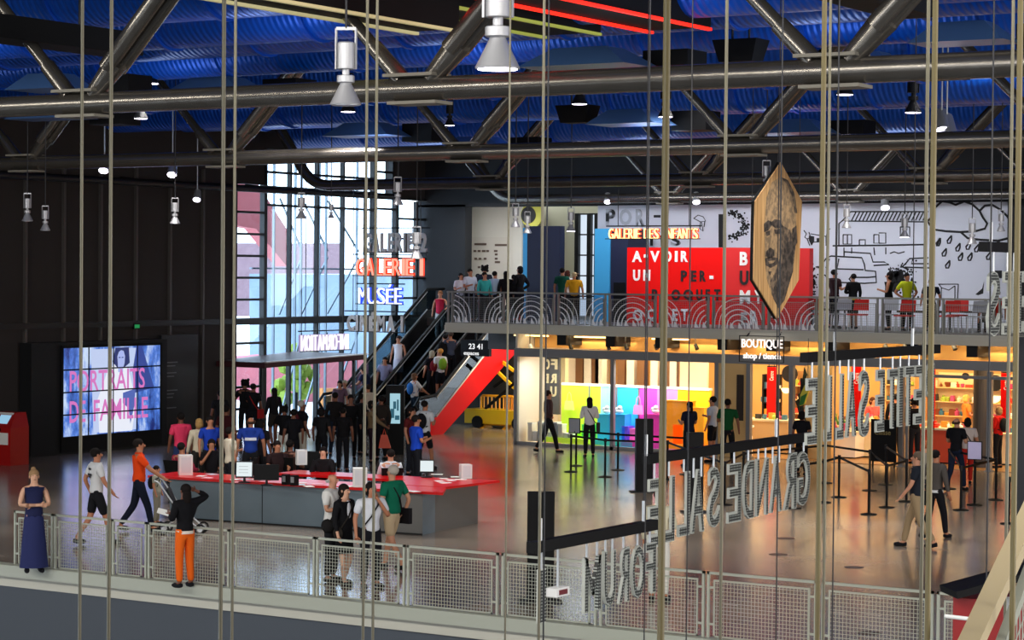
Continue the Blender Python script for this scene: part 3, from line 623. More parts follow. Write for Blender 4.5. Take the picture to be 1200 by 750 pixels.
for x_, z_, w_, h_ in ((-.12, 1.0, .1, .25), (0, .95, .12, .12), (-.05, 1.25, .08, .2), (.05, 1.2, .05, .3)): q = slab(c, x_, x_ + w_, z_, z_ + h_, -.016, -.011); b.add(q.v, q.f)
b.build('screen_image', em('screen_teal', '#2b6b80', .7), t)

# ------------------------------------------------------------------ names hanging before the glazing
def neon(px0, px1, py0, py1, text, label, m, halo=None, v=54.0, frame=True, mirror=False, uplane=None, sizes=None, cat='sign', dark_in=True, name='hanging_name'):
    """text filling the pixel box; letters parts of one sign"""
    if uplane is None:
        a = at(px0, py1, v=v); b_ = at(px1, py1, v=v); tp = at(px0, py0, v=v); X = Vector((b_.x - a.x, 0, 0)); N = Vector((0, -.06, 0))
    else:
        a = at(px0, py1, u=uplane); b_ = at(px1, py1, u=uplane); tp = at(px0, py0, u=uplane); X = Vector((0, b_.y - a.y, 0)); N = Vector((.06, 0, 0))
    h = tp.z - a.z; ws = [(.32 if c in '1I' else .45 if c == ' ' else 1.0 if c not in 'LEÉFT' else .85) for c in text]; tot = sum(ws) + .22 * (len(text) - 1)
    if mirror: text = text[::-1]; ws = ws[::-1]
    t = thing(name, label, cat, a); x = 0; W = X.length; D = X.normalized()
    for c_, w_ in zip(text, ws):
        ww = w_ / tot * W
        if c_ != ' ':
            hh = h * (1.22 if c_ == 'É' else 1); o = a + D * x
            gx = D * ww; oo = o
            if mirror: gx = -gx; oo = o + D * ww
            if halo: MB().glyph(_G[(c_, .035)], oo - gx * .06 - Vector((0, 0, h * .03)) - N * .5, gx * 1.12, Vector((0, 0, hh * 1.06)), N).build('letter', halo, t); MB().glyph(_G[(c_, -.012)], oo + N * .5, gx, Vector((0, 0, hh)), N).build('letter_tube', m, t)
            else:
                MB().glyph(_G[(c_, .035)], oo, gx, Vector((0, 0, hh)), N).build('letter', M_alu if not isinstance(m, tuple) else m[0], t)
                MB().glyph(_G[(c_, -.012)], oo, gx, Vector((0, 0, hh)), N * 1.3).build('letter_lamps', m if not isinstance(m, tuple) else m[1], t)
        x += ww + .22 / tot * W
    if frame:
        f = MB(); z_ = Vector((0, 0, h * 1.25))
        f.bar(a - D * .1 + z_, a + X + D * .1 + z_, .035).bar(a - D * .1 + N, a + X + D * .1 + N, .025)
        for s in (.1, .9): q = a + X * s; f.cyl(q + z_, (q.x, q.y, 7.4 if q.z > 3.3 else 3.3 if q.y > MV else 11.3), .012, n=6)
        f.build('hanging_frame', M_frame, t)
    return t
M_wlet = mat('unlit_white_letter', '#f4f6fa', .5)
def f_led(n, b):
    tc = n.nodes.new('ShaderNodeTexCoord'); sp = n.nodes.new('ShaderNodeSeparateXYZ'); n.links.new(tc.outputs['Object'], sp.inputs[0])
    o = []
    for ax in (1, 2):
        mu = n.nodes.new('ShaderNodeMath'); mu.operation = 'MULTIPLY'; mu.inputs[1].default_value = 2 * math.pi / .036; n.links.new(sp.outputs[ax], mu.inputs[0])
        si = n.nodes.new('ShaderNodeMath'); si.operation = 'SINE'; n.links.new(mu.outputs[0], si.inputs[0]); o.append(si)
    ml = n.nodes.new('ShaderNodeMath'); ml.operation = 'ADD'; n.links.new(o[0].outputs[0], ml.inputs[0]); n.links.new(o[1].outputs[0], ml.inputs[1])
    gt = n.nodes.new('ShaderNodeMath'); gt.operation = 'GREATER_THAN'; gt.inputs[1].default_value = .8; n.links.new(ml.outputs[0], gt.inputs[0])
    mx = n.nodes.new('ShaderNodeMixRGB'); mx.inputs[1].default_value = hexc('#1c1f1e'); mx.inputs[2].default_value = hexc('#a9afa9')
    n.links.new(gt.outputs[0], mx.inputs[0]); n.links.new(mx.outputs[0], b.inputs['Base Color'])
M_led = nodes_mat('unlit_lamp_dots', f_led, .5)
neon(427, 500, 273, 296, 'GALERIE 2', 'unlit white hanging gallery name with the number two, topmost of four', (M_wlet, M_wlet))
neon(418, 496, 303, 323, 'GALERIE 1', 'gallery name glowing red and orange with the number one', em('neon_core_pink', '#ffa890', 1.3), em('neon_red', '#ff3a18', 1.5))
neon(421, 471, 337, 356, 'MUSÉE', 'museum name glowing blue and white, below the red one', em('neon_core_white', '#eaf4ff', 1.8), em('neon_blue', '#2a4cff', 1.4))
neon(407, 473, 369, 388, 'CINÉMA 1', 'unlit white hanging cinema name, lowest of four', (M_wlet, M_wlet))
neon(352, 407, 393, 412, 'INFORMATION', 'pale violet lit information lettering seen reversed above the canopy', em('info_core', '#fbf4ff', 1.2), em('info_violet', '#b9a4d8', .8), mirror=True, uplane=-39.6)
neon(714, 818, 268, 280, 'GALERIE DES ENFANTS', 'orange red neon lettering hung before the mural and blue box', em('neon_yellow', '#fff0a0', 1.9), em('neon_orange', '#ff4a10', 1.5), v=56.5)
t = thing('shop_sign', 'white lit shop sign in two lines under the mezzanine edge', 'sign', at(890, 410, v=54.2))
for txt, x0_, x1_, ya, yb in (('BOUTIQUE', 869, 917, 397, 409), ('shop / tienda', 871, 915, 413, 422)):
    a = at(x0_, yb, v=54.2); b_ = at(x1_, yb, v=54.2); tp = at(x0_, ya, v=54.2)
    MB().glyph(_G[(txt, .012)], a, (b_.x - a.x, 0, 0), (0, 0, tp.z - a.z), (0, -.03, 0)).build('lettering', em('sign_white', '#fff4ee', 1.5), t)
a = at(866, 424, v=54.25); b_ = at(919, 395, v=54.25)
f = MB().box(a.x, b_.x, 54.24, 54.26, b_.z, b_.z + .02).box(a.x, b_.x, 54.24, 54.26, a.z, a.z + .015).box(a.x, a.x + .02, 54.24, 54.26, a.z, b_.z).box(b_.x - .02, b_.x, 54.24, 54.26, a.z, b_.z).bar((a.x + .2, 54.3, b_.z), (a.x + .2, 54.6, b_.z + .15), .03).bar((b_.x - .2, 54.3, b_.z), (b_.x - .2, 54.6, b_.z + .15), .03); f.build('frame', M_dark, t)

# mirrored lamp-letter signs hung over the pit
def pit_sign(u, letters, barpx, label, cabs, bar_t=.11):
    """letters: (char, px left, px right, py top, py bottom) in order; all on plane u"""
    a = at(*barpx[0], u=u); b_ = at(*barpx[1], u=u); b_.z = a.z
    t = thing('letter_sign', label, 'sign', ((a.x, (a.y + b_.y) / 2, a.z)))
    MB().bar(a, b_, bar_t, bar_t * 1.1).build('hanging_bar', M_black, t)
    for px in cabs:
        q = at(px, barpx[0][1], u=u); MB().cyl((u, q.y, a.z), (u, q.y, 11.3), .008, n=6).build('cable', M_cabled, t); MB().cyl((u, q.y, a.z + .04), (u, q.y, a.z + .3), .022, n=8).build('cable_clamp', M_alu, t)
    for c_, x0_, x1_, ya, yb in letters:
        p = at(x0_, yb, u=u); q = at(x1_, yb, u=u); tp = at((x0_ + x1_) / 2, ya, u=u); bt = at((x0_ + x1_) / 2, yb, u=u); w_ = q.y - p.y; h = tp.z - bt.z
        if c_ == '-':
            MB().box(u - .07, u + .07, p.y, q.y, bt.z, tp.z).build('letter', M_white, t); MB().box(u - .075, u + .075, p.y + .05, q.y - .05, bt.z + .02, tp.z - .02).build('letter_lamps', mat('maroon', '#6a1420', .5), t)
        else:
            MB().glyph(_G[(c_, .022)], (u, q.y, bt.z), (0, -w_, 0), (0, 0, h), (.035, 0, 0)).build('letter', mat('letter_shell', '#b9bcb4', .45), t)
            MB().glyph(_G[(c_, -.002 if c_ != 'M' else 0)], (u, q.y - w_ * .05, bt.z + h * .02), (0, -w_ * .9, 0), (0, 0, h * .96), (.045, 0, 0)).build('letter_lamps', M_led, t)
        for s in ((.5,) if w_ < .25 else (.2, .8) if c_ in 'MUNA' else (.5,)):
            MB().cyl((u, p.y + w_ * s, tp.z - (.0 if c_ != 'A' else .1)), (u, p.y + w_ * s, a.z), .014, n=6).build('hanger', M_alu, t)
pit_sign(-12.6, [('1', 630, 638, 667, 730), ('-', 646, 661, 688, 698), ('M', 683, 703, 652, 717), ('U', 706, 720, 645, 710), ('R', 724, 736, 642, 706), ('O', 739, 754, 639, 701), ('F', 755, 767, 636, 695)], [(622, 642), (767, 610)], 'reversed grey lamp letters on a black bar, lowest of the three hanging signs', (633, 754))
pit_sign(-13.2, [('E', 759, 773, 561, 640), ('L', 777, 789, 558, 635), ('L', 794, 807, 553, 628), ('A', 809, 824, 550, 624), ('S', 829, 842, 547, 618), ('E', 852, 867, 543, 612), ('D', 870, 882, 540, 608), ('N', 885, 899, 537, 604), ('A', 902, 915, 534, 600), ('R', 918, 932, 531, 597), ('G', 934, 948, 529, 592)], [(757, 538), (952, 505)], 'reversed grey lamp letters on a black bar, middle of the three hanging signs', (757, 909))
pit_sign(-11.6, [('E', 944, 957, 443, 521), ('L', 966, 973, 440, 517), ('L', 979, 987, 438, 515), ('A', 991, 1002, 436, 512), ('S', 1006, 1017, 434, 512), ('E', 1026, 1035, 433, 506), ('T', 1040, 1050, 432, 502), ('I', 1052, 1056, 430, 500), ('T', 1059, 1069, 429, 499), ('E', 1071, 1081, 428, 497), ('P', 1083, 1093, 426, 494)], [(942, 419), (1098, 404)], 'reversed grey lamp letters on a black bar, highest of the three, before the lit shop', (978, 1069))
pit_sign(-9.6, [('0' if False else 'S', 1156, 1170, 318, 394), ('E', 1175, 1183, 318, 392), ('N', 1185, 1195, 318, 390), ('E', 1198, 1210, 318, 389)], [(1152, 289), (1215, 291)], 'grey lamp letters under a teal bar, cut by the right edge of the view', (1161,))

# ------------------------------------------------------------------ hexagonal wooden portrait board
HU = at(912, 300, d=46).x
hp = [at(x, y, u=HU) for x, y in ((914, 190), (939, 236), (935, 328), (910, 374), (882, 328), (884, 236))]
t = thing('portrait_board', 'tall hexagonal wooden board with a dark halftone face, hung by wires', 'artwork', hp[0])
def f_wood(n, b):
    tc = n.nodes.new('ShaderNodeTexCoord'); mp = n.nodes.new('ShaderNodeMapping'); mp.inputs['Scale'].default_value = (1, 22, .6)
    nz = n.nodes.new('ShaderNodeTexNoise'); nz.inputs['Scale'].default_value = 1; nz.inputs['Detail'].default_value = 5
    r = n.nodes.new('ShaderNodeValToRGB'); r.color_ramp.elements[0].color = hexc('#a97c48'); r.color_ramp.elements[1].color = hexc('#dcb47c'); r.color_ramp.elements[0].position = .35; r.color_ramp.elements[1].position = .65
    n.links.new(tc.outputs['Object'], mp.inputs[0]); n.links.new(mp.outputs[0], nz.inputs['Vector']); n.links.new(nz.outputs['Fac'], r.inputs[0]); n.links.new(r.outputs[0], b.inputs['Base Color'])
M_wb = nodes_mat('striped_wood', f_wood, .6)
MB().prism(hp, (-.07, 0, 0)).build('wood_panel', M_black, t); MB().prism(hp, (.02, 0, 0)).build('wood_face', M_wb, t)
def f_tone(lo, hi):
    def f(n, b):
        tc = n.nodes.new('ShaderNodeTexCoord'); nz = n.nodes.new('ShaderNodeTexNoise'); nz.inputs['Scale'].default_value = 9; nz.inputs['Detail'].default_value = 6
        r = n.nodes.new('ShaderNodeValToRGB'); r.color_ramp.elements[0].color = hexc(lo); r.color_ramp.elements[1].color = hexc(hi); r.color_ramp.elements[0].position = .4; r.color_ramp.elements[1].position = .62
        n.links.new(tc.outputs['Object'], nz.inputs['Vector']); n.links.new(nz.outputs['Fac'], r.inputs[0]); n.links.new(r.outputs[0], b.inputs['Base Color'])
    return f
T_l = nodes_mat('print_light', f_tone('#7d6a52', '#b3946c'), .7); T_m = nodes_mat('print_mid', f_tone('#3d3630', '#84705a'), .7); T_d = nodes_mat('print_dark', f_tone('#211d1b', '#5a4f45'), .7)
def prt(name, pts, m, k):
    MB().prism([at(x, y, u=HU) + Vector((.02 + .002 * k, 0, 0)) for x, y in pts], (.002, 0, 0)).build(name, m, t)
prt('printed_head', [(895, 262), (897, 232), (903, 214), (912, 208), (922, 212), (929, 226), (932, 250), (932, 285), (928, 318), (918, 352), (911, 361), (903, 345), (897, 325), (895, 300)], T_l, 0)
prt('printed_cheek_shade', [(913, 262), (925, 270), (931, 290), (928, 318), (918, 352), (911, 361), (904, 346), (901, 330), (908, 318), (913, 300)], T_m, 1)
prt('printed_jaw_shade', [(918, 285), (929, 282), (928, 318), (918, 352), (911, 361), (905, 350), (906, 336), (913, 322)], T_d, 2)
prt('printed_ear', [(927, 268), (932, 264), (933, 284), (929, 292), (927, 280)], T_d, 3)
prt('printed_brow', [(894, 262), (899, 258), (903, 260), (906, 257), (913, 258), (916, 266), (908, 268), (903, 264), (899, 270), (894, 272)], T_d, 3)
prt('printed_eye', [(896, 272), (901, 270), (901, 275), (897, 277)], T_d, 3); prt('printed_eye', [(906, 269), (914, 268), (913, 274), (907, 274)], T_d, 3)
prt('printed_nose', [(897, 294), (901, 290), (906, 293), (906, 300), (900, 303), (896, 300)], T_d, 3)
prt('printed_mouth', [(895, 303), (900, 301), (910, 302), (909, 310), (902, 314), (896, 311)], T_d, 3); prt('printed_teeth', [(899, 306), (907, 305), (905, 308), (900, 309)], T_l, 4)
prt('printed_chin_mark', [(899, 318), (903, 318), (901, 323)], T_d, 3); prt('printed_hair_edge', [(913, 207), (922, 211), (930, 227), (933, 250), (930, 250), (927, 230), (920, 215)], T_m, 3)
prt('panel_joint', [(913.6, 191), (914.2, 191), (911.8, 370), (911.2, 370)], M_black, 5)
for k in (0, 1, 5): MB().cyl(hp[k] - Vector((.05, 0, 0)), (hp[k].x - .05, hp[k].y, 11.3), .008, n=6).build('wire', M_cabled, t)
# ------------------------------------------------------------------ upper level: mural wall, coloured blocks, gallery
M_ink = mat('ink_black', '#101014', .7)
mu = thing('wall_drawing', 'black line drawings and letters painted on the white mural wall', 'wall drawing', at(1000, 300, v=BV - .02))
def stroke(name, lines, r=.022):
    b = MB()
    for ln in lines: b.tube([at(x, y, v=BV - .008) for x, y in ln], r, 5)
    b.build(name, M_ink, mu)
def blob(name, polys):
    b = MB()
    for pl in polys: b.prism([at(x, y, v=BV - .012) for x, y in pl], (0, .02, 0))
    b.build(name, M_ink, mu)
def wtext(name, ch, x0, x1, ya, yb, m, par, v, off=.035, th=.03):
    a = at(x0, yb, v=v); b_ = at(x1, yb, v=v); tp = at(x0, ya, v=v)
    return MB().glyph(_G[(ch, off)], a, (b_.x - a.x, 0, 0), (0, 0, tp.z - a.z), (0, -th, 0)).build(name, m, par)
def f_fade(n, b):
    tc = n.nodes.new('ShaderNodeTexCoord'); nz = n.nodes.new('ShaderNodeTexNoise'); nz.inputs['Scale'].default_value = 1.6
    r = n.nodes.new('ShaderNodeValToRGB'); r.color_ramp.elements[0].color = hexc('#101014'); r.color_ramp.elements[1].color = hexc('#b9bcc6'); r.color_ramp.elements[0].position = .48; r.color_ramp.elements[1].position = .56
    n.links.new(tc.outputs['Object'], nz.inputs['Vector']); n.links.new(nz.outputs['Fac'], r.inputs[0]); n.links.new(r.outputs[0], b.inputs['Base Color'])
M_fade = nodes_mat('faded_ink', f_fade, .7)
for ch, x0, x1 in (('P', 710, 721), ('O', 726, 740), ('R', 745, 755)): wtext('letter', ch, x0, x1, 245, 264, M_fade, mu, BV - .01)
blob('hyphen', [[(766, 252), (774, 252), (774, 255), (766, 255)]])
for ch, x0, x1 in (('A', 746, 757), ('I', 762, 765), ('T', 770, 782), ('S', 786, 798)): wtext('letter', ch, x0, x1, 276, 288, M_fade, mu, BV - .01)
blob('big_letter_stem', [[(842, 251), (851, 251), (851, 290), (842, 290)]])
b = MB()                                  # bowl of the big letter made of dots
for i in range(170):
    a_ = random.uniform(-1.7, 1.7); rr = random.gauss(1, .16); x, y = 856 + 17 * rr * math.cos(a_), 264 + 14 * rr * math.sin(a_); p = at(x, y, v=BV); b.cyl(p, p - Vector((0, .012, 0)), random.uniform(.015, .04), n=6)
tag(b.build('dotted_bowl', M_ink, mu), kind='stuff')
b = MB()
for cx, cy, sx, sy, n_ in ((952, 330, 4, 14, 130), (1062, 330, 9, 15, 170), (1050, 322, 6, 6, 120)):
    for i in range(n_): p = at(random.gauss(cx, sx / 1.6), random.gauss(cy, sy / 1.6), v=BV); b.cyl(p, p - Vector((0, .012, 0)), random.uniform(.015, .04), n=5)
tag(b.build('dot_cluster', M_ink, mu), kind='stuff')
blob('dark_patch', [[(1042, 318), (1058, 317), (1060, 330), (1050, 345), (1044, 340)]])
blob('dark_square', [[(1166, 317), (1174, 317), (1174, 326), (1166, 326)]]); blob('dark_horn', [[(1143, 345), (1151, 338), (1153, 330), (1152, 344), (1146, 346)]])
# striped awning
stroke('awning', [[(997, 248), (1088, 248)], [(992, 259), (1087, 260)], [(997, 248), (988, 258), (983, 262), (983, 288)]] + [[(998 + 4.4 * i, 258.5), (1003 + 4.4 * i, 248.5)] for i in range(20)], .02)
stroke('table_line', [[(976, 288), (1030, 287.5), (1085, 286.5)]], .025)
stroke('window_drawing', [[(988, 275), (998, 275), (998, 286), (988, 286), (988, 275)], [(993, 275), (993, 286)], [(1007, 281), (1014, 281), (1014, 287)], [(1007, 281), (1007, 287)], [(1024, 275), (1030, 275), (1030, 285), (1024, 285), (1024, 275)], [(1030, 273), (1038, 273), (1038, 285), (1030, 285)], [(1055, 266), (1066, 266), (1066, 277), (1055, 277), (1055, 266)]], .018)
stroke('stool_legs', [[(989, 290), (989, 300)], [(998, 290), (998, 297)], [(1024, 290), (1025, 299)], [(1038, 290), (1038, 298)], [(1043, 297), (1048, 295), (1053, 297), (1060, 295)]], .018)
stroke('car_drawing', [[(956, 313), (962, 312), (968, 303), (974, 300), (1010, 302), (1013, 310), (1014, 317), (1026, 318), (1027, 331), (1013, 332), (985, 331), (975, 330), (966, 322)], [(983, 303), (981, 315), (1012, 316)], [(972, 303), (968, 314)], [(999, 322), (995, 327), (999, 332)], [(1001, 325), (1018, 325), (1027, 324)],
       [(989, 301), (990, 295), (1020, 297), (1023, 307), (1036, 307), (1042, 310), (1024, 311)], [(1057, 313), (1062, 308), (1066, 303), (1088, 302)], [(1060, 313), (1090, 314)], [(1058, 308), (1056, 312), (1062, 315)], [(1070, 303), (1068, 309), (1088, 309)]], .022)
blob('cow_patch', [[(948, 276), (954, 277), (954, 283), (951, 288), (948, 282)], [(957, 279), (960, 279), (960, 284), (957, 283)]])
stroke('cow_outline', [[(942, 270), (945, 274), (943, 278), (946, 280), (950, 278), (948, 272)], [(950, 274), (968, 277), (970, 270), (973, 268)], [(946, 280), (949, 288)], [(968, 277), (968, 288)], [(950, 284), (966, 283)], [(962, 283), (962, 287)]], .016)
stroke('goat_outline', [[(813, 256), (818, 252), (824, 254), (827, 259), (821, 260), (813, 256)], [(821, 260), (820, 268), (824, 271), (822, 260)], [(826, 259), (825, 266)]], .014)
stroke('cloud', [[(1090, 264), (1087, 259), (1094, 253), (1096, 243), (1104, 236), (1113, 237), (1120, 240), (1130, 236), (1139, 239), (1148, 247), (1152, 255), (1157, 262), (1154, 268), (1143, 271), (1125, 272), (1108, 271), (1094, 269), (1090, 264)], [(1148, 247), (1154, 241), (1163, 240), (1173, 246), (1181, 254), (1185, 262), (1187, 272), (1182, 279), (1170, 282), (1150, 281), (1140, 280), (1134, 279), (1126, 272)]], .035)
for x, y in ((1099, 284), (1112, 281), (1106, 296), (1122, 290), (1134, 288), (1144, 291), (1125, 301), (1136, 301), (1110, 310), (1158, 300), (1168, 286)):
    stroke('raindrop', [[(x + 3, y - 5), (x - 2, y + 1), (x - 1.5, y + 4), (x + 1.5, y + 4), (x + 3, y), (x + 3, y - 5)]], .024)
blob('striped_drop', [[(1100, 280), (1101, 282), (1099, 288), (1097, 287)]])
stroke('market_stall', [[(1100, 333), (1123, 333)], [(1103, 337), (1112, 340), (1119, 335)], [(1103, 337), (1103, 350)], [(1119, 335), (1119, 350)], [(1123, 333), (1122, 350)], [(1100, 333), (1104, 338)]], .014)
# red folded screen with the poem, blue doorway block
def lbox(name, x0, x1, ya, v, d, m, par, yb=None): a = at(x0, ya, v=v); b_ = at(x1, ya, v=v); zb = at(x0, yb, v=v).z if yb else MZ; return MB().box(a.x, b_.x, v, v + d, zb, a.z).build(name, m, par)
rb = thing('red_screen', 'big red folded exhibition screen with white and black letters', 'exhibition wall', at(840, 380, v=59.5))
lbox('left_panel', 735, 850, 290, 59.5, .25, M_redm, rb)
a = at(850, 290, v=59.5); e = at(949, 292, v=60.9)
MB().prism([(a.x, a.y, MZ), (e.x, e.y, MZ), (e.x, e.y, a.z), (a.x, a.y, a.z)], (0, .25, 0)).build('right_panel', mat('red_panel_b', '#d90c0e', .55), rb)
M_ltw = mat('letter_white', '#f2efe8', .6); M_ltb = mat('letter_black', '#16100f', .6)
for ch, x0, x1, ya, yb, m_ in (('A', 741, 752, 294, 307, M_ltw), ('V', 762, 773, 294, 307, M_ltw), ('O', 777, 787, 294, 307, M_ltw), ('I', 791, 794, 294, 307, M_ltw), ('R', 798, 806, 294, 307, M_ltw), ('U', 742, 750, 316, 329, M_ltw), ('N', 754, 762, 316, 329, M_ltw),
    ('P', 798, 805, 317, 330, M_ltb), ('E', 810, 816, 317, 330, M_ltb), ('R', 820, 827, 317, 330, M_ltb), ('P', 764, 770, 339, 352, M_ltb), ('R', 775, 782, 339, 352, M_ltb), ('O', 787, 797, 339, 352, M_ltb), ('Q', 801, 812, 339, 353, M_ltb), ('U', 816, 823, 339, 352, M_ltb), ('E', 827, 832, 339, 352, M_ltb), ('T', 837, 844, 339, 352, M_ltb),
    ('O', 742, 753, 362, 376, M_ltw), ('Q', 758, 769, 362, 377, M_ltw), ('U', 774, 783, 362, 376, M_ltw), ('E', 788, 794, 362, 376, M_ltw), ('T', 798, 806, 362, 376, M_ltw)):
    wtext('letter', ch, x0, x1, ya, yb, m_, rb, 59.49)
ex = MB()
for x, y, m_ in ((757, 300, M_ltw), (834, 325, M_ltw)): p = at(x, y, v=59.49); ex.box(p.x - .06, p.x + .06, 59.46, 59.49, p.z - .05, p.z + .05)
ex.build('dot_marks', M_ltw, rb)
dR = (e - a).normalized()
for ch, px, ya, yb, m_, w_ in (('B', 867, 295, 311, M_ltw, .2), ('U', 867, 317, 334, M_ltb, .22), ('M', 867, 340, 356, M_ltw, .26), ('Y', 884, 340, 356, M_ltw, .2), ('E', 868, 366, 381, M_ltw, .17), ('R', 879, 364, 381, M_ltw, .2), ('I', 893, 364, 381, M_ltw, .05), ('E', 868, 366, 381, M_ltw, .17)):
    f_ = (px - 850) / 99; vv_ = a.y + f_ * (e.y - a.y) - .02; p = at(px, yb, v=vv_); tp = at(px, ya, v=vv_)
    MB().glyph(_G[(ch, .035)], p, dR * w_ * 1.15, (0, 0, tp.z - p.z), (0, -.03, 0)).build('letter', m_, rb)
bb = thing('blue_doorway', 'sky blue and navy doorway block left of the red screen', 'exhibition wall', at(715, 380, v=60))
lbox('sky_blue_panel', 697, 715, 268, 60, .3, mat('sky_blue', '#3fa6de', .6), bb); lbox('navy_panel', 715, 736, 268, 60.05, 1.2, mat('navy', '#101a3c', .6), bb); lbox('dark_opening', 719, 733, 331, 60.04, .02, M_black, bb)
bb = thing('navy_partition', 'tall dark navy partition with a light blue edge behind the queue', 'partition', at(635, 380, v=59))
lbox('light_blue_edge', 613, 618, 267, 59, .3, mat('sky_blue'), bb); lbox('navy_panel', 618, 656, 265, 59, .3, mat('navy2', '#0c1230', .6), bb)
# gallery: white information wall with little marks, yellow sign, windows with cross bars
gi = thing('gallery_display', 'large white gallery wall panel with small printed marks behind the queue', 'panel', at(575, 345, v=64))
lbox('white_panel', 548, 612, 238, 64, .1, mat('panel_white', '#eceae2', .7), gi); lbox('framed_sheet', 551, 596, 278, 63.97, .02, mat('sheet', '#e6e2da', .6), gi)
b = MB()
for x, y, w_ in ((556, 286, 14), (580, 287, 14), (555, 294, 3), (560, 294, 3), (565, 294, 4), (570, 294, 3), (579, 294, 4), (580, 298, 3), (556, 303, 3), (561, 303, 3), (567, 303, 3), (580, 303, 3), (580, 307, 6), (560, 313, 3), (566, 313, 2)):
    p = at(x, y, v=63.96); q = at(x + w_, y, v=63.96); b.box(p.x, q.x, 63.95, 63.965, p.z - .04, p.z + .03)
b.build('printed_marks', mat('ink_grey', '#6b5b52', .7), gi)
p = at(623, 252, v=63); t = thing('round_sign', 'round yellow and green sign hanging in the gallery opening', 'sign', p)
MB().cyl((p.x, p.y, p.z), (p.x, p.y + .05, p.z), .42, n=24).build('disc', mat('yellow_green', '#b8b545', .6), t); MB().cyl((p.x - .12, p.y - .02, p.z), (p.x - .12, p.y, p.z), .28, n=24).build('disc_centre', M_dark, t); MB().cyl((p.x, p.y, p.z + .4), (p.x, p.y, 7.1), .01, n=5).build('wire', M_cabled, t)
wx0, wx1 = at(677, 300, v=68).x, at(700, 300, v=68).x; f = MB(); zt = at(690, 250, v=68).z
for x in (wx0, (wx0 + wx1) / 2 + .1, wx1): f.box(x - .08, x + .08, 67.9, 68.05, 3.3, zt)
z_ = zt
while z_ > 3.4: f.box(wx0, wx1, 67.95, 68.05, z_ - .05, z_); z_ -= .72
o = struct('window_6', f, M_frame); struct('pane', MB().box(wx0, wx1, 68.06, 68.1, 3.3, zt), em('bright_daylight_pane', '#d8e6f4', 1.1), o)

# ------------------------------------------------------------------ mezzanine balustrade
br = thing('mezzanine_balustrade', 'steel and mesh balustrade along the mezzanine edge with curled white prints', 'balustrade', (-30, MV, MZ))
RZ = 4.39; M_post = mat('post_grey', '#8f8f8a', .4, .3)
posts_px = [525, 590, 649, 709, 768, 830, 895, 957, 1028, 1099, 1165, 1235]
pu = [at(x, 360, v=MV).x for x in posts_px]
MB().box(pu[0], 10, MV, MV + .05, RZ - .03, RZ + .02).build('top_rail', M_post, br)
MB().box(pu[0] - .05, pu[0], MV, 61, RZ - .03, RZ + .02).build('side_rail', M_post, br)
sb = MB()
for i in range(24): y = MV + .05 + i * .27; sb.box(pu[0] - .04, pu[0] - .01, y, y + .04, MZ, RZ)
sb.build('side_bars', M_post, br)
MPr = mat('print_white', '#f0f0f4', .5)
for i, (a, b_) in enumerate(zip(pu, pu[1:])):
    for s in (0, .14): MB().box(a + s - .02, a + s + .025, MV - .02, MV + .04, MZ, RZ + .02).build('post', M_post, br)
    mirr = i >= 7
    fr = MB(); x0, x1 = a + .18, b_ - .04
    fr.box(x0, x1, MV, MV + .02, RZ - .16, RZ - .14).box(x0, x1, MV, MV + .02, MZ + .03, MZ + .05).box(x0, x0 + .02, MV, MV + .02, MZ, RZ - .14).box(x1 - .02, x1, MV, MV + .02, MZ, RZ - .14)
    fo = fr.build('panel_frame', M_post, br)
    g = MB(); x = x0 + .04
    while x < x1: g.box(x - .0025, x + .0025, MV + .005, MV + .01, MZ, RZ - .14); x += .06
    z = MZ + .06
    while z < RZ - .15: g.box(x0, x1, MV + .003, MV + .008, z - .0025, z + .0025); z += .06
    g.build('wire_mesh', M_post, fo)
    if i < 7:
        MB().box(x0, x1, MV + .012, MV + .018, MZ + .02, RZ - .02).build('glass_sheet', glassm('rail_glass', (.8, .84, .9, 1), .1), fo)
        pr = MB()
        for cx in (a + .08, b_ + .08) if i % 2 == 0 else ((a + b_) / 2 + .08,):
            for rr in (.2, .34, .46, .58, .72):
                pts = []
                for k in range(15):
                    th = math.pi * k / 14; xx = cx + rr * math.cos(th); zz = MZ + .03 + (rr * 1.12) * math.sin(th) ** .8
                    if x0 <= xx <= x1 and zz < RZ - .03: pts.append((xx, MV - .004, zz))
                if len(pts) > 2: pr.tube(pts, .018 if rr < .5 else .012, 5)
            for k in range(5):
                xx = cx + (-.5 + .25 * k)
                if x0 < xx < x1 - .1: pr.prism([(xx, MV - .012, MZ + .03), (xx + .14, MV - .012, MZ + .03), (xx + .02, MV - .012, MZ + .2)], (0, .006, 0))
        pr.build('curled_print', MPr, fo)
# red and white folding chairs and props on the mezzanine behind the right balustrade
def chair_m(px, py, v, col, label, rz=0):
    p = at(px, py, v=v); t = thing('chair', label, 'chair', (p.x, v, MZ), 'chairs on the mezzanine'); c_ = Vector((p.x, v, MZ))
    MB().box(p.x - .22, p.x + .22, v - .22, v + .2, MZ + .42, MZ + .46).build('seat', col, t)
    MB().prism([(p.x - .22, v + .2, MZ + .55), (p.x + .22, v + .2, MZ + .55), (p.x + .2, v + .28, MZ + .85), (p.x - .2, v + .28, MZ + .85)], (0, .03, 0)).build('backrest', col, t)
    for sx in (-1, 1):
        for sy in (-1, 1): MB().bar((p.x + sx * .2, v + sy * .2, MZ), (p.x + sx * .18, v + sy * .18, MZ + .43), .03).build('leg', M_alu, t)
for i, (px, v, n_) in enumerate(((950, 56, 'red chair just right of the portrait board, upper level'), (1005, 56.2, 'red chair below the person in the black dress, upper level'), (1060, 56.0, 'red chair below the person in the yellow top, upper level'), (1112, 56.4, 'red chair left of the raindrop end, upper level'), (1122, 57.8, 'red chair set back near the drawn market stall, upper level'))): chair_m(px, 370, v, mat('chair_red', '#f03028', .5), n_)
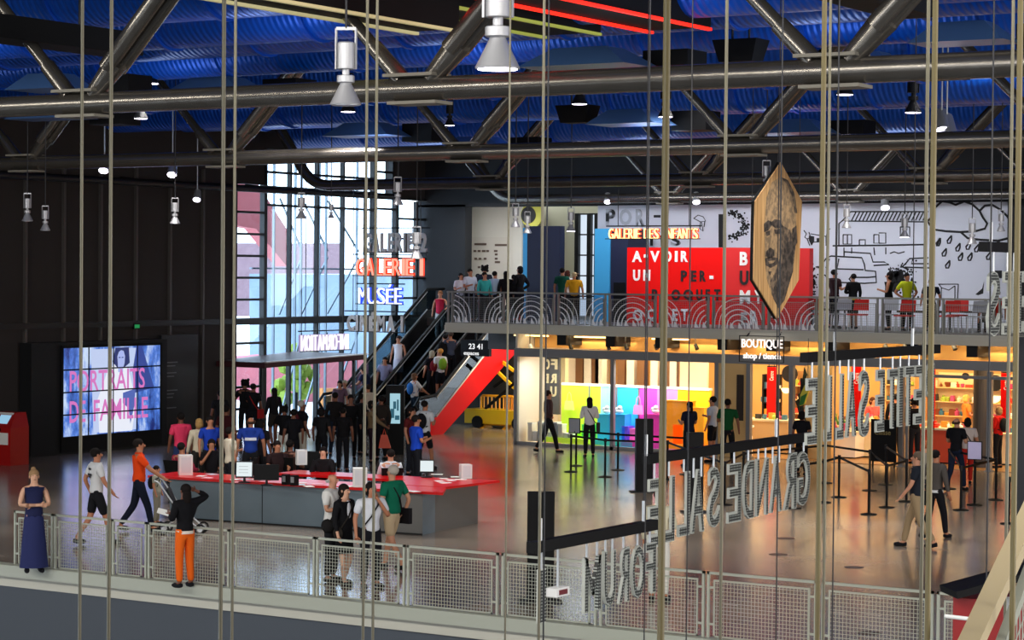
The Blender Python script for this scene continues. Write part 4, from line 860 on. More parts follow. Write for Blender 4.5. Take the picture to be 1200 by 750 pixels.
for px, v, n_ in ((985, 56.6, 'pale transparent chair beside the first red chair'), (1040, 57, 'pale transparent chair between two red ones'), (1145, 56.2, 'pale rounded chair near the right end of the upper level')): chair_m(px, 370, v, mat('chair_pale', '#b9bcc2', .3), n_)
for px, v, n_ in ((975, 58.5, 'dark low table under the drawn car, upper level'), (1080, 57.5, 'dark low table between the thick cables, upper level'), (1130, 58.5, 'dark low table with yellow things, upper level')):
    p = at(px, 370, v=v); t = thing('low_table', n_, 'table', (p.x, v, MZ)); MB().box(p.x - .6, p.x + .6, v - .3, v + .3, MZ + .5, MZ + .55).build('table_top', mat('dark_olive', '#4d4331', .6), t)
    for sx in (-1, 1):
        for sy in (-1, 1): MB().bar((p.x + sx * .5, v + sy * .25, MZ), (p.x + sx * .5, v + sy * .25, MZ + .5), .04).build('leg', M_black, t)

# ------------------------------------------------------------------ shops under the mezzanine
SV = 54.9; H1, H2 = 2.55, 2.79
sx = lambda px, v=SV: at(px, 470, v=v).x
xL, xM, xR = sx(605), sx(718), sx(840)
struct('wall_bulkhead', MB().box(xL, 8, 55.9, 56.0, 2.79, 3.25), mat('bulkhead_gold', '#c79a55', .7, noise=(1.2, '#a8763a')))
struct('trim_9', MB().box(xL - .05, sx(944), SV - .06, SV + .1, H1, H2).box(sx(944), 8, SV - .06, SV + .1, H1 + .02, H2 + .02), mat('header_grey', '#85878a', .5, .3))
b = MB()
for px in (650, 707, 765, 838, 895, 965, 1060, 1130): x = sx(px); b.box(x, x + .3, 55.0, 55.9, 2.9, 3.23)
struct('trim_10', b, M_dark)
for i, px in enumerate((621, 668, 712, 733, 768, 815, 1037, 1060, 1117)):
    p = at(px, 404, v=55.2); t = thing('shop_spotlight', 'small spotlight fixed above the shopfront header', 'spotlight', p, 'spotlights above the shopfront')
    MB().cyl(p, p + Vector((.08, -.05, -.12)), .05, .06, n=10).build('lamp_head', M_dark if i else M_white, t); MB().cyl(p, (p.x, p.y, 3.23), .012, n=6).build('stem', M_dark, t)
for i, px in enumerate((622, 690, 785)):
    p = at(px, 392, v=55.5); one('tube_lamp', MB().box(p.x - .55, p.x + .6, 55.45, 55.52, 3.12, 3.16), mat('warm_tube', '#ffdf9a', emit=3, ecol='#ffd48a'), 'warm glowing tube lamp above the shopfront, ' + ('left one', 'middle one', 'right one')[i], 'lamp', 'warm tubes above the shopfront')
struct('wall_shop_back', MB().box(xL - .1, 8, 60.4, 60.6, 0, 3.23), mat('shop_back_cream', '#d9a866', .8))
struct('wall_shop_left', MB().box(xL - .1, xL - .04, SV + .1, 60.4, 0, 3.23), mat('shop_left', '#cfc9bf', .7))
struct('floor_shop', MB().box(xL, 8, SV + .1, 60.4, 0, .012), mat('shop_floor', '#b08657', .3, noise=(1, '#94683a')))
# left window: glazed display
gf = thing('shop_window', 'tall glazed shopfront with grey steel frame before the rainbow display', 'shop window', (xL, SV, 0))
for x in (xL, xM, xR): MB().box(x - .05, x + .06, SV - .06, SV + .06, 0, H1).build('mullion', mat('header_grey'), gf)
MB().box(xL, xR, SV - .06, SV + .06, 0, .1).build('sill', mat('header_grey'), gf)
for a, b_ in ((xL, xM), (xM, xR)): MB().box(a, b_, SV - .01, SV, .1, H1).build('pane', M_glass, gf)
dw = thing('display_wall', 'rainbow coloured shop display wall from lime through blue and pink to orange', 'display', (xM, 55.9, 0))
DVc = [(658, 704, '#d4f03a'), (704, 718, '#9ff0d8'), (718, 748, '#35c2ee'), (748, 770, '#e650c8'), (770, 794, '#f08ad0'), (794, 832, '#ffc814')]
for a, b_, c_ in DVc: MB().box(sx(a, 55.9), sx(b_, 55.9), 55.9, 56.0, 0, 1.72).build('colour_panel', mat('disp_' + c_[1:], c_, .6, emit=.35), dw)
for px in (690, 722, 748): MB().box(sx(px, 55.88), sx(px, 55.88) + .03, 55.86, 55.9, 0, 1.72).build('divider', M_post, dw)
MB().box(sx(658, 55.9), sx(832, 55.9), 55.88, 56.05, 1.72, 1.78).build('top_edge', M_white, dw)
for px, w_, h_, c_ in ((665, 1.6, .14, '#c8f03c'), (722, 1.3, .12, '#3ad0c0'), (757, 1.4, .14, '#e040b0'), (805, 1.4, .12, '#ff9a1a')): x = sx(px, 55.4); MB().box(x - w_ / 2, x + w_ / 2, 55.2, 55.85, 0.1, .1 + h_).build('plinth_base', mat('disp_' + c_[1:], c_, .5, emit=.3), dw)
area('display_light', (sx(715), 55.35, 2.5), 5.5, 170, (1, .97, .9), (R(8), 0, 0), .3)
def cubep(px, py0, py1, w, c_, label, v=55.6):
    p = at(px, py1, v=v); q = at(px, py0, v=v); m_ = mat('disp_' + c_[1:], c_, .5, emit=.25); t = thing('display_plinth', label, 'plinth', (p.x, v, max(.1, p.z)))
    MB().box(p.x - w / 2, p.x + w / 2, v - .15, v + .2, max(.1, p.z), q.z).build('plinth', m_, t); MB().box(p.x - w / 2 - .01, p.x + w / 2 + .01, v - .16, v + .21, q.z, q.z + .02).build('plinth_top', m_, t); return p.x, q.z + .02
def bagp(px, py, v, c_, label):
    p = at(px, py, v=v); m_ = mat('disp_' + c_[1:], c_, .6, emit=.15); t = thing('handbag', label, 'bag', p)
    MB().add([(p.x - .15, v - .05, p.z - .16), (p.x + .15, v - .05, p.z - .16), (p.x + .15, v + .05, p.z - .16), (p.x - .15, v + .05, p.z - .16), (p.x - .12, v - .03, p.z + .1), (p.x + .12, v - .03, p.z + .1), (p.x + .12, v + .03, p.z + .1), (p.x - .12, v + .03, p.z + .1)], [(0, 1, 2, 3), (4, 5, 6, 7), (0, 1, 5, 4), (1, 2, 6, 5), (2, 3, 7, 6), (3, 0, 4, 7)]).build('bag_body', m_, t)
    MB().tube([(p.x - .08, v, p.z + .1), (p.x - .05, v, p.z + .3), (p.x, v, p.z + .36), (p.x + .05, v, p.z + .3), (p.x + .08, v, p.z + .1)], .012, 6).build('handle', m_, t)
bagp(667, 474, 55.8, '#eaff7a', 'pale lime handbag shown on the lime panel'); bagp(748, 479, 55.8, '#f59ad6', 'pink handbag shown on the magenta panel')
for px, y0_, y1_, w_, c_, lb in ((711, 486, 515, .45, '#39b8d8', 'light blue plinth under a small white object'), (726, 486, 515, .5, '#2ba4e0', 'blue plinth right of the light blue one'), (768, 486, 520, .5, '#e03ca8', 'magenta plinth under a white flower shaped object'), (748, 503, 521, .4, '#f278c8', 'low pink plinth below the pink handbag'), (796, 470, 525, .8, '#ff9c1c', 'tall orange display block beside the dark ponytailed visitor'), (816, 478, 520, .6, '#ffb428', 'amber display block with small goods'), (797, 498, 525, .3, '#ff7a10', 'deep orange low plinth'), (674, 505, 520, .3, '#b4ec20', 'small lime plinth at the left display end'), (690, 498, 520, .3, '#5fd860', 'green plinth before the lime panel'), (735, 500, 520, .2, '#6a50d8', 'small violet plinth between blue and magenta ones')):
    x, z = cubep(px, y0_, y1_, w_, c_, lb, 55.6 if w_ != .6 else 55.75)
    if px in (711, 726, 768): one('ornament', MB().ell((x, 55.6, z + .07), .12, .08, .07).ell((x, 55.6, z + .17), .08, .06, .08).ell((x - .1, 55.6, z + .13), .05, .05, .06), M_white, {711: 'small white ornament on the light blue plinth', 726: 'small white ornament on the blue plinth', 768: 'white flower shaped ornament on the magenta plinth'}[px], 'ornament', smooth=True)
# pale display at the left end with poster wall
pz = thing('poster_wall', 'grey poster wall with reversed letters at the left end of the shop window', 'panel', (sx(632, 56.2), 56.2, 0))
MB().box(sx(606, 57), sx(625, 57), 57, 57.1, 0, 2.5).build('grey_print', mat('grey_print', '#b8b6b4', .7, noise=(3, '#8e8c90')), pz)
MB().box(sx(625, 56.6), sx(655, 56.6), 56.6, 56.7, .8, 2.5).build('dark_panel', mat('slate_dark', '#4a4d55', .7), pz)
for ch, x0_, x1_, ya, yb in (('F', 653, 646, 421, 433), ('O', 644, 638, 421, 433), ('N', 636, 630, 421, 433), ('R', 652, 645, 438, 449), ('E', 643, 637, 438, 449), ('U', 652, 645, 453, 465)): wtext('letter', ch, x0_, x1_, ya, yb, M_cream, pz, 56.58)
MB().box(sx(656, 57.4), sx(664, 57.4), 57.3, 57.5, 0, 2.6).build('cream_column', mat('cream_col', '#efe2c0', .6), pz)
rk = thing('tall_racks', 'brown and white rack posts seen above the rainbow display', 'rack', (sx(690, 58), 58, 0)); b = MB(); c2 = MB()
for i, px in enumerate((672, 680, 690, 699, 703, 729, 740, 752, 768, 782, 790, 800)): x = sx(px, 58.4); (b if i % 2 else c2).box(x - .12, x + .12, 58.3, 58.6, 0, 2.5)
b.build('brown_posts', mat('brown_posts', '#7a5334', .6), rk); c2.build('white_posts', mat('offw', '#ece6da', .6), rk)
MB().box(sx(800, 58.2), sx(832, 58.2), 58, 58.1, .2, 2.45).build('white_panel', mat('warm_white', '#f2e2c0', .6), rk)
for i in range(9):
    x = xL + .25 + .17 * i; z = .12 + (.25 if i % 3 == 0 else 0) + (.3 if i in (2, 5) else 0)
    t = thing('gift_box', 'small white and grey boxes stacked at the left end of the window', 'box', (x, 55.3, 0), 'boxes at the left end of the shop window')
    MB().box(x - .07, x + .07, 55.25, 55.5, .1, z + .25).build('box_body', (mat('offw'), M_white, mat('grey_box', '#9aa0a6', .6))[i % 3], t); MB().box(x - .075, x + .075, 55.24, 55.51, z + .22, z + .26).build('lid', M_white, t)
# solid timber pier with niche
struct('wall_pier', MB().box(xR + .05, sx(875), SV - .03, SV + .15, 0, H1), M_wood)
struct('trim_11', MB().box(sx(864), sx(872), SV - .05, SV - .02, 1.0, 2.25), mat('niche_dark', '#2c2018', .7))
for px, n_ in ((878, 'grey steel door post left of the shop entrance'), (928, 'grey steel door post right of the shop entrance'), (1057, 'slim grey frame post of the right hand shop entrance'), (1160, 'slim grey frame post at the far right shopfront')):
    x = sx(px); one('door_post', MB().box(x - .06, x + .06, SV - .08, SV + .08, 0, H1).box(x - .1, x + .1, SV - .1, SV + .1, 0, .03), mat('header_grey'), n_, 'post')
struct('wall_pier_2', MB().box(sx(930), sx(962), 55.6, 55.8, 0, H1), M_wood)
struct('trim_12', MB().box(sx(1062), sx(1195), SV - .04, SV + .04, 2.35, 2.43).box(sx(1062), sx(1065), SV - .04, SV + .04, 0, 2.43), mat('header_grey'))
# shelving units along the back of the shops
GC = ['#d8432a', '#f2e6c4', '#3a6f8c', '#e8a53a', '#2a2a2a', '#ffffff', '#a8c24a', '#c24a7a', '#7a3a1a', '#f0c8a0']
def goods(x, y, z, k, label, grp, cat='product'):
    w_ = random.uniform(.05, .11); h_ = random.uniform(.08, .2); c_ = random.choice(GC); kind = k % 3; m_ = mat('good_' + c_[1:], c_, .5)
    if kind == 0: b = MB().box(x - w_, x + w_, y - .06, y + .06, z, z + h_).box(x - w_ * .7, x + w_ * .7, y - .062, y - .06, z + .02, z + h_ * .7)
    elif kind == 1: b = MB().lathe((x, y, z), [(w_ * .7, 0), (w_ * .8, h_ * .6), (w_ * .3, h_ * .8), (w_ * .35, h_ * 1.1)], 10)
    else: b = MB().lathe((x, y, z), [(w_ * .5, 0), (w_ * .9, h_ * .4), (w_, h_ * .7), (w_ * .9, h_ * .75)], 10)
    one(('boxed_product', 'bottle', 'bowl')[kind], b, m_, label, cat, grp)
def shelfunit(x0, x1, y, zs, label, back=None, n=5, grp='goods', m_=None):
    t = thing('shelf_unit', label, 'shelves', ((x0 + x1) / 2, y, 0)); m_ = m_ or M_wood
    MB().box(x0, x1, y + .3, y + .34, 0, zs[-1] + .4).build('back_panel', back or M_wood, t)
    for z in zs: MB().box(x0, x1, y, y + .3, z - .03, z).build('shelf', m_, t)
    for x in (x0, x1 - .04): MB().box(x, x + .04, y, y + .3, 0, zs[-1] + .4).build('side_panel', m_, t)
    for z in zs:
        for i in range(n): goods(x0 + (x1 - x0) * (i + .5 + random.uniform(-.25, .25)) / n, y + .13, z, i, 'small colourful goods on the ' + grp, grp)
shelfunit(sx(882, 58), sx(900, 58), 58.6, (.9, 1.3, 1.7), 'dark framed shelf unit with goods seen through the shop entrance', mat('shelf_back_dark', '#5c3a28', .7), 4, 'dark framed shelves inside the shop entrance', M_dark)
shelfunit(sx(912, 58), sx(940, 58), 58.9, (.6, 1.0, 1.4, 1.8), 'shelf unit with stacked books at the right of the shop entrance', mat('shelf_back_tan', '#9c7448', .7), 6, 'book shelves right of the shop entrance')
shelfunit(sx(1030, 59), sx(1060, 59), 59.4, (1.0, 1.45, 1.9), 'cream shelf unit behind the hanging letters', mat('shelf_back_cream', '#e6cf9a', .7), 7, 'cream shelves behind the hanging letters')
shelfunit(sx(1078, 59), sx(1180, 59), 59.95, (1.05, 1.45, 1.85), 'long shelf wall with goods behind the right hand counter', mat('shelf_back_cream'), 16, 'long shelf wall behind the right hand counter')
def banner(px0, px1, py0, v, txt, label, ty0, ty1):
    a = at(px0, py0, v=v); b_ = at(px1, py0, v=v); t = thing('banner', label, 'banner', (a.x, v, a.z)); MB().box(a.x, b_.x, v, v + .03, .9, a.z).build('cloth', M_redm, t)
    q = at(px0 + (px1 - px0) * .75, ty1, v=v); qt = at(px0 + (px1 - px0) * .75, ty0, v=v)
    if txt: MB().glyph(_G[(txt, .012)], (q.x, v - .005, q.z), (0, 0, qt.z - q.z), (-(b_.x - a.x) * .45, 0, 0), (0, -.01, 0)).build('lettering', M_white, t)
    MB().bar((a.x, v + .015, a.z + .02), (b_.x, v + .015, a.z + .02), .03).bar((a.x + .05, v + .015, a.z), (a.x + .05, v + .015, 3.24), .012).bar((b_.x - .05, v + .015, a.z), (b_.x - .05, v + .015, 3.24), .012).build('hanging_rod', M_dark, t)
banner(899, 909, 430, 57.5, 'Centre', 'red banner hanging inside the shop entrance', 435, 446); banner(998, 1009, 425, 56.2, 'Centre', 'red banner behind the highest hanging sign, left one', 437, 450)
banner(1087, 1096, 428, 56.2, 'Centre', 'red banner behind the thick cable pair', 440, 453); banner(1173, 1184, 437, 56.4, 'Centre', 'red banner at the far right of the shop', 444, 457)
for px, v, w_, h_, lb, c_ in ((893, 56.8, 1.9, .95, 'cream sales table crowded with goods in the shop entrance', '#c9a878'), (858, 55.7, .9, .8, 'white lit table with bottles beside the timber pier', '#fff0cc'), (1012, 57.2, 1.3, 1.0, 'pale counter behind the hanging letters', '#f2e2b8'), (1104, 56.6, 1.6, .95, 'red fronted cash counter with a cream top', '#c8482c'), (1160, 57.2, 1.5, .85, 'cream table with colourful goods at the right', '#ecdcb4'), (975, 56.6, 1.7, .75, 'white low display bench left of the pale counter', '#f4efe4')):
    x = sx(px, v); t = thing('sales_table', lb, 'table', (x, v, 0)); m_ = mat('tab_' + c_[1:], c_, .6)
    MB().box(x - w_ / 2, x + w_ / 2, v - .35, v + .35, .05, h_ - .05).build('table_body', m_, t); MB().box(x - w_ / 2 - .04, x + w_ / 2 + .04, v - .4, v + .4, h_ - .05, h_).build('table_top', M_cream if c_ != '#fff0cc' else M_white, t); MB().box(x - w_ / 2 + .05, x + w_ / 2 - .05, v - .3, v + .3, 0, .05).build('plinth', M_dark, t)
    grp = 'goods on the ' + lb.split(' ')[0] + ' ' + lb.split(' ')[1] + ' ' + lb.split(' ')[2]
    n_ = int(w_ * 7)
    for i in range(n_): goods(x - w_ / 2 + .08 + (w_ - .16) * i / n_, v - .15 + random.uniform(-.1, .25), h_, i, 'small colourful item among the ' + grp, grp)
t = thing('lit_display', 'small glowing white display with bottles beside the green shirted visitor', 'display', (sx(866, 55.3), 55.3, 0)); x = sx(867, 55.35)
MB().box(x - .25, x + .3, 55.25, 55.55, 0, .55).build('base', mat('glow_white', '#fff4d8', .6, emit=.5), t); MB().box(x - .2, x + .25, 55.45, 55.5, .55, 1.15).build('lit_panel', mat('glow_panel', '#fff4d8', emit=1.6, ecol='#fff0c8'), t); MB().ell((x - .25, 55.4, 1.55), .1, .1, .1).build('globe_lamp', mat('globe', '#ffffff', emit=4, ecol='#fff0cc'), t)
# round disc ornaments, column, plants
for px, py, v, r, m_, lb in ((925, 438, 58.4, .24, M_dark, 'large dark disc hung over the shop entrance'), (1185 - 22 + 3, 449, 59, .22, M_dark, 'large dark disc on the shelf wall'), (1131, 441, 59.2, .1, M_dark, 'small dark upright panel on the shelf wall'), (1164, 464, 59, .2, mat('cream_bowl', '#fff2cc', emit=.8, ecol='#fff0cc'), 'glowing half round wall lamp below the dark disc'), (921, 455, 58.3, .15, mat('cream_bowl'), 'glowing half round lamp inside the shop entrance')):
    p = at(px, py, v=v); b = MB()
    if 'half' in lb: b.prism([(p.x + r * math.cos(math.pi + math.pi * k / 10), v, p.z + r * math.sin(math.pi + math.pi * k / 10)) for k in range(11)], (0, .1, 0))
    else: b.cyl((p.x, v, p.z), (p.x, v + .06, p.z), r, n=20)
    one('wall_lamp' if 'lamp' in lb else 'disc_ornament', b, m_, lb, 'lamp' if 'lamp' in lb else 'ornament')
x = sx(1150, 55.9); struct('trim_13', MB().lathe((x, 55.9, 0), [(.21, 0), (.21, 2.6)], 20), mat('column_grey', '#4a4038', .5))
for px, py, lb, c_ in ((939, 455, 'tall dark plant leaning beside the timber pier', '#1c2a18'), ):
    p = at(px, py, v=55.2); t = thing('tall_plant', lb, 'plant', (p.x, 55.2, 0)); b = MB()
    for i in range(9): a_ = i * .9; b.prism([(p.x, 55.2, .5 + .18 * i), (p.x + .16 * math.cos(a_), 55.2 + .16 * math.sin(a_), .85 + .18 * i), (p.x + .05, 55.25, 1.05 + .18 * i)], (.02, 0, 0))
    b.build('foliage', mat('leaf_' + c_[1:], c_, .7), t); MB().cyl((p.x, 55.2, .3), (p.x, 55.2, 2.2), .03, n=6).build('stem', M_dark, t); MB().lathe((p.x, 55.2, 0), [(.14, 0), (.2, .32)], 12).build('pot', M_black, t)
p = at(942, 456, v=54.2); t = thing('hanging_leaf', 'yellow and green leaf shaped ornament hanging beside the first lamp letter', 'ornament', p)
MB().prism([p + Vector((-.12, 0, -.45)), p + Vector((.02, 0, -.4)), p + Vector((.16, 0, .0)), p + Vector((.14, 0, .22)), p + Vector((.02, 0, .1)), p + Vector((-.1, 0, -.15))], (0, .06, 0)).build('leaf', mat('leaf_lime', '#e6d648', .5), t); MB().prism([p + Vector((-.13, -.01, -.45)), p + Vector((.0, -.01, -.4)), p + Vector((.1, -.01, -.1)), p + Vector((-.08, -.01, -.2))], (0, .02, 0)).build('leaf_base', mat('leaf_green', '#2f7a2c', .5), t); MB().cyl(p + Vector((.1, .03, .15)), (p.x + .1, p.y + .03, 3.3), .008, n=5).build('wire', M_cabled, t)
for i, px in enumerate((968, 975, 981, 989, 1003)):
    x = sx(px, 56.5); t = thing('potted_plant', 'small green potted plant on the white low display bench', 'plant', (x, 56.6, .75), 'small plants on the white low bench'); b = MB()
    for k in range(7): a_ = k * .9; b.prism([(x - .02, 56.6, .85), (x + .02, 56.6, .85), (x + .12 * math.cos(a_), 56.6 + .12 * math.sin(a_), 1.2)], (0, .015, 0))
    b.build('leaves', mat('leaf_bright', '#4f9a30', .6), t); MB().lathe((x, 56.6, .75), [(.05, 0), (.08, .12)], 10).build('pot', M_dark, t)
t = thing('chalkboard', 'black standing board with faint lettering behind the stanchions', 'sign', (sx(1035, 55), 54.6, 0)); p = at(1035, 538, v=54.3)
MB().box(p.x - .35, p.x + .35, 54.3, 54.34, .15, 1.25).build('board', M_black, t); MB().glyph(_G[('Caisse', .012)], (p.x - .25, 54.29, .85), (.45, 0, 0), (0, 0, .14), (0, -.005, 0)).build('lettering', mat('gold_text', '#8a7a4a', .6), t)
for s in (-.3, .3): MB().bar((p.x + s, 54.32, 0), (p.x + s, 54.34, .2), .04).build('leg', M_black, t)
struct('wall_hanging_panel', MB().box(at(1192.5, 500, v=45.9).x, at(1192.5, 500, v=45.9).x + 1.6, 45.9, 46.2, .0, at(1195, 395, v=45.9).z), mat('panel_slate', '#33363c', .7))
# ------------------------------------------------------------------ information desk
DZ = .82
c0 = at(495, 627, z=0); c1 = at(560, 613, z=0); cl = at(199, 559, z=DZ); V3 = lambda p, z: (p[0], p[1], z)
desk = thing('information_desk', 'long grey fronted information desk with a bright red top', 'desk', (c0.x - 3, c0.y + .5, 0))
M_desk = mat('desk_blue_grey', '#73848f', .4, .1, noise=(1.5, '#5f6f7a')); M_desk2 = mat('desk_grey', '#6a6a68', .5, .2)
di = Vector((c1.x - c0.x, c1.y - c0.y, 0)).normalized(); dl = Vector((cl.x - c0.x, cl.y - c0.y, 0)).normalized(); bk = Vector((-dl.y, dl.x, 0)); bk = bk if bk.y > 0 else -bk
C0 = Vector((c0.x, c0.y, 0)); CL = Vector((cl.x, cl.y, 0)); C1 = Vector((c1.x, c1.y, 0))
up = lambda z: Vector((0, 0, z))
MB().prism([CL, C0, C0 + bk * .5 - dl * 0, CL + bk * .5], up(DZ - .03)).build('front_panel', M_desk, desk)
lw_ = -Vector((di.y, -di.x, 0)); lw_ = lw_ if lw_.x < 0 else -lw_
MB().prism([C0, C1, C1 + lw_ * 1.1, C0 + lw_ * 1.1], up(DZ - .03)).build('side_panel', M_desk2, desk)
MB().prism([CL - bk * .12 + dl * .45 + up(DZ - .03), C0 - bk * .12 - dl * .5 + di * .0 + up(DZ - .03), C0 + bk * .75 - dl * .1 + up(DZ - .03), CL + bk * .95 + dl * .45 + up(DZ - .03)], up(.05)).build('red_top', M_red, desk)
MB().prism([C0 + di * .8 - lw_ * .05 + up(DZ - .02), C1 + di * .25 - lw_ * .35 + up(DZ - .02), C1 + lw_ * 1.3 + di * .1 + up(DZ - .02), C0 + lw_ * 1.3 + di * .8 + up(DZ - .02)], up(.045)).build('red_top', M_red, desk)
b = MB()
for f_ in (.33, .62): q = C0.lerp(CL, f_); b.bar(q - bk * .003, q - bk * .003 + up(DZ - .04), .012)
b.bar(C0 + up(.01) - bk * .004, CL + up(.01) - bk * .004, .03); b.build('panel_joints', M_dark, desk)
p = at(352, 552, z=.8); q = at(330, 552, z=.8)
t = thing('inner_desk', 'red topped work desk standing behind the long front desk', 'desk', (p.x, p.y, 0)); r0, r1 = at(270, 553, z=.8), at(450, 556, z=.8)
r0, r1 = C0 + bk * 2.2 + dl * 4.6, C0 + bk * 2.2 + dl * 1.2
MB().prism([r0 + up(.74), r1 + up(.74), r1 + bk * .8 + up(.74), r0 + bk * .8 + up(.74)], up(.05)).build('red_top', M_red, t)
for a in (r0 + dl * -.1, r1 + dl * .1): MB().prism([a + bk * .05, a + bk * .75, a + bk * .75 - dl * .05, a + bk * .05 - dl * .05], up(.74)).build('leg_panel', M_desk2, t)
topz = DZ + .022
def on_desk(px, py): p = at(px, py, z=topz); return p
def monitor(px, py, w, h, label, lit=True, base=True, rz=0, z=None):
    p = at(px, py, z=topz if z is None else z); zz = topz if z is None else z; t = thing('monitor', label, 'monitor', p); X = Vector((math.cos(YAW + rz), math.sin(YAW + rz), 0)); Y = Vector((-X.y, X.x, 0)); c = Vector((p.x, p.y, zz))
    MB().prism([c - X * w / 2 + up(.1), c + X * w / 2 + up(.1), c + X * w / 2 + up(.1 + h) + Y * .05, c - X * w / 2 + up(.1 + h) + Y * .05], Y * .04).build('casing', M_dark if lit else M_black, t)
    if lit: MB().prism([c - Y * .006 + X * -(w / 2 - .02) + up(.13), c - Y * .006 + X * (w / 2 - .02) + up(.13), c + Y * .042 + X * (w / 2 - .02) + up(.08 + h), c + Y * .042 - X * (w / 2 - .02) + up(.08 + h)], Y * .004).build('screen', em('monitor_white', '#e4f0f2', 1.0), t)
    MB().lathe((p.x + Y.x * .06, p.y + Y.y * .06, zz), [(.12, 0), (.12, .015), (.025, .03), (.02, .2)], 12).build('stand', M_dark, t); return c, X, Y
c, X, Y = monitor(286, 566, .34, .32, 'white lit monitor standing on the desk left of the seated staff')
b = MB()
for i in range(3): b.prism([c - Y * .012 + X * -.1 + up(.2 + .06 * i), c - Y * .012 + X * .08 + up(.2 + .06 * i), c - Y * .01 + X * .08 + up(.205 + .06 * i), c - Y * .01 - X * .1 + up(.205 + .06 * i)], Y * .002)
one('screen_text', b, mat('grey_text'), 'faint grey text lines on the white lit monitor', 'text')
monitor(500, 560, .3, .26, 'white lit monitor at the right end of the desk beside the blue shirt'); monitor(312, 569, .48, .3, 'black back of a monitor between the two seated staff', False); monitor(303, 560, .1, .3, 'narrow tan edged monitor right of the white one', False, rz=1.0)
for px, py, lb in ((335, 568, 'black telephone upright at the middle of the desk'), (345, 569, 'black card reader beside the upright telephone')):
    p = on_desk(px, py); t = thing('telephone' if px == 335 else 'card_reader', lb, 'telephone' if px == 335 else 'card reader', p); MB().box(p.x - .06, p.x + .06, p.y - .06, p.y + .06, p.z, p.z + .2).build('body', M_black, t); MB().box(p.x - .035, p.x + .035, p.y - .075, p.y - .06, p.z + .06, p.z + .17).build('keypad', mat('grey_keys', '#8a8c90'), t)
def leafbox(px, py, w, h, label, pic='#c8304a', rz=.25):
    p = on_desk(px, py); t = thing('leaflet_box', label, 'leaflet box', p); X = Vector((math.cos(YAW + rz), math.sin(YAW + rz), 0)); Y = Vector((-X.y, X.x, 0)); c = Vector((p.x, p.y, topz))
    MB().prism([c - X * w / 2, c + X * w / 2, c + X * w / 2 + Y * w, c - X * w / 2 + Y * w], up(h)).build('white_case', M_white, t)
    MB().prism([c - Y * .004 - X * w * .36 + up(h * .12), c - Y * .004 + X * w * .36 + up(h * .12), c - Y * .004 + X * w * .36 + up(h * .9), c - Y * .004 - X * w * .36 + up(h * .9)], Y * .003).build('front_sheet', mat('sheet_grey', '#d8dade', .6), t)
    MB().prism([c + X * (w / 2 + .001) + Y * w * .2 + up(h * .3), c + X * (w / 2 + .001) + Y * w * .8 + up(h * .3), c + X * (w / 2 + .001) + Y * w * .8 + up(h * .85), c + X * (w / 2 + .001) + Y * w * .2 + up(h * .85)], X * .004).build('printed_side', mat('pic_' + pic[1:], pic, .6), t)
leafbox(218, 557, .27, .4, 'white leaflet box with text at the left end of the desk', '#9a4a3a'); leafbox(422, 571, .27, .36, 'white leaflet box with a dark picture behind the bald man', '#3a2a3a', .1); leafbox(547, 561, .22, .28, 'white leaflet box at the far right end of the desk', '#5a4a5a'); 
p = at(350, 543, z=.8); pp_ = leafbox
leafbox(354, 545, .22, .32, 'white leaflet box with a red picture on the inner desk', '#b02a3a')
for i, (px, py) in enumerate(((236, 558), (243, 560), (248, 556), (276, 562), (282, 565), (288, 562), (300, 562), (308, 563), (352, 568), (362, 570), (372, 567), (395, 572), (408, 570), (478, 575), (485, 576), (512, 556), (520, 561), (528, 563), (533, 559), (522, 566), (540, 562), (515, 564), (466, 565), (352, 566))):
    p = on_desk(px, py); a_ = random.uniform(0, 3); X = Vector((math.cos(a_), math.sin(a_), 0)) * .12; Y = Vector((-X.y, X.x, 0)) * .7
    one('paper_sheet', MB().prism([p - X - Y, p + X - Y, p + X + Y, p - X + Y], up(.006)), mat(('sheet_white', 'sheet_pink', 'sheet_blue')[i % 3 if i < 14 else 0], ('#f0f0ee', '#f0c0cc', '#c8d4e4')[i % 3 if i < 14 else 0], .7), 'loose leaflet lying on the red desk top', 'leaflet', 'loose leaflets on the red desk')

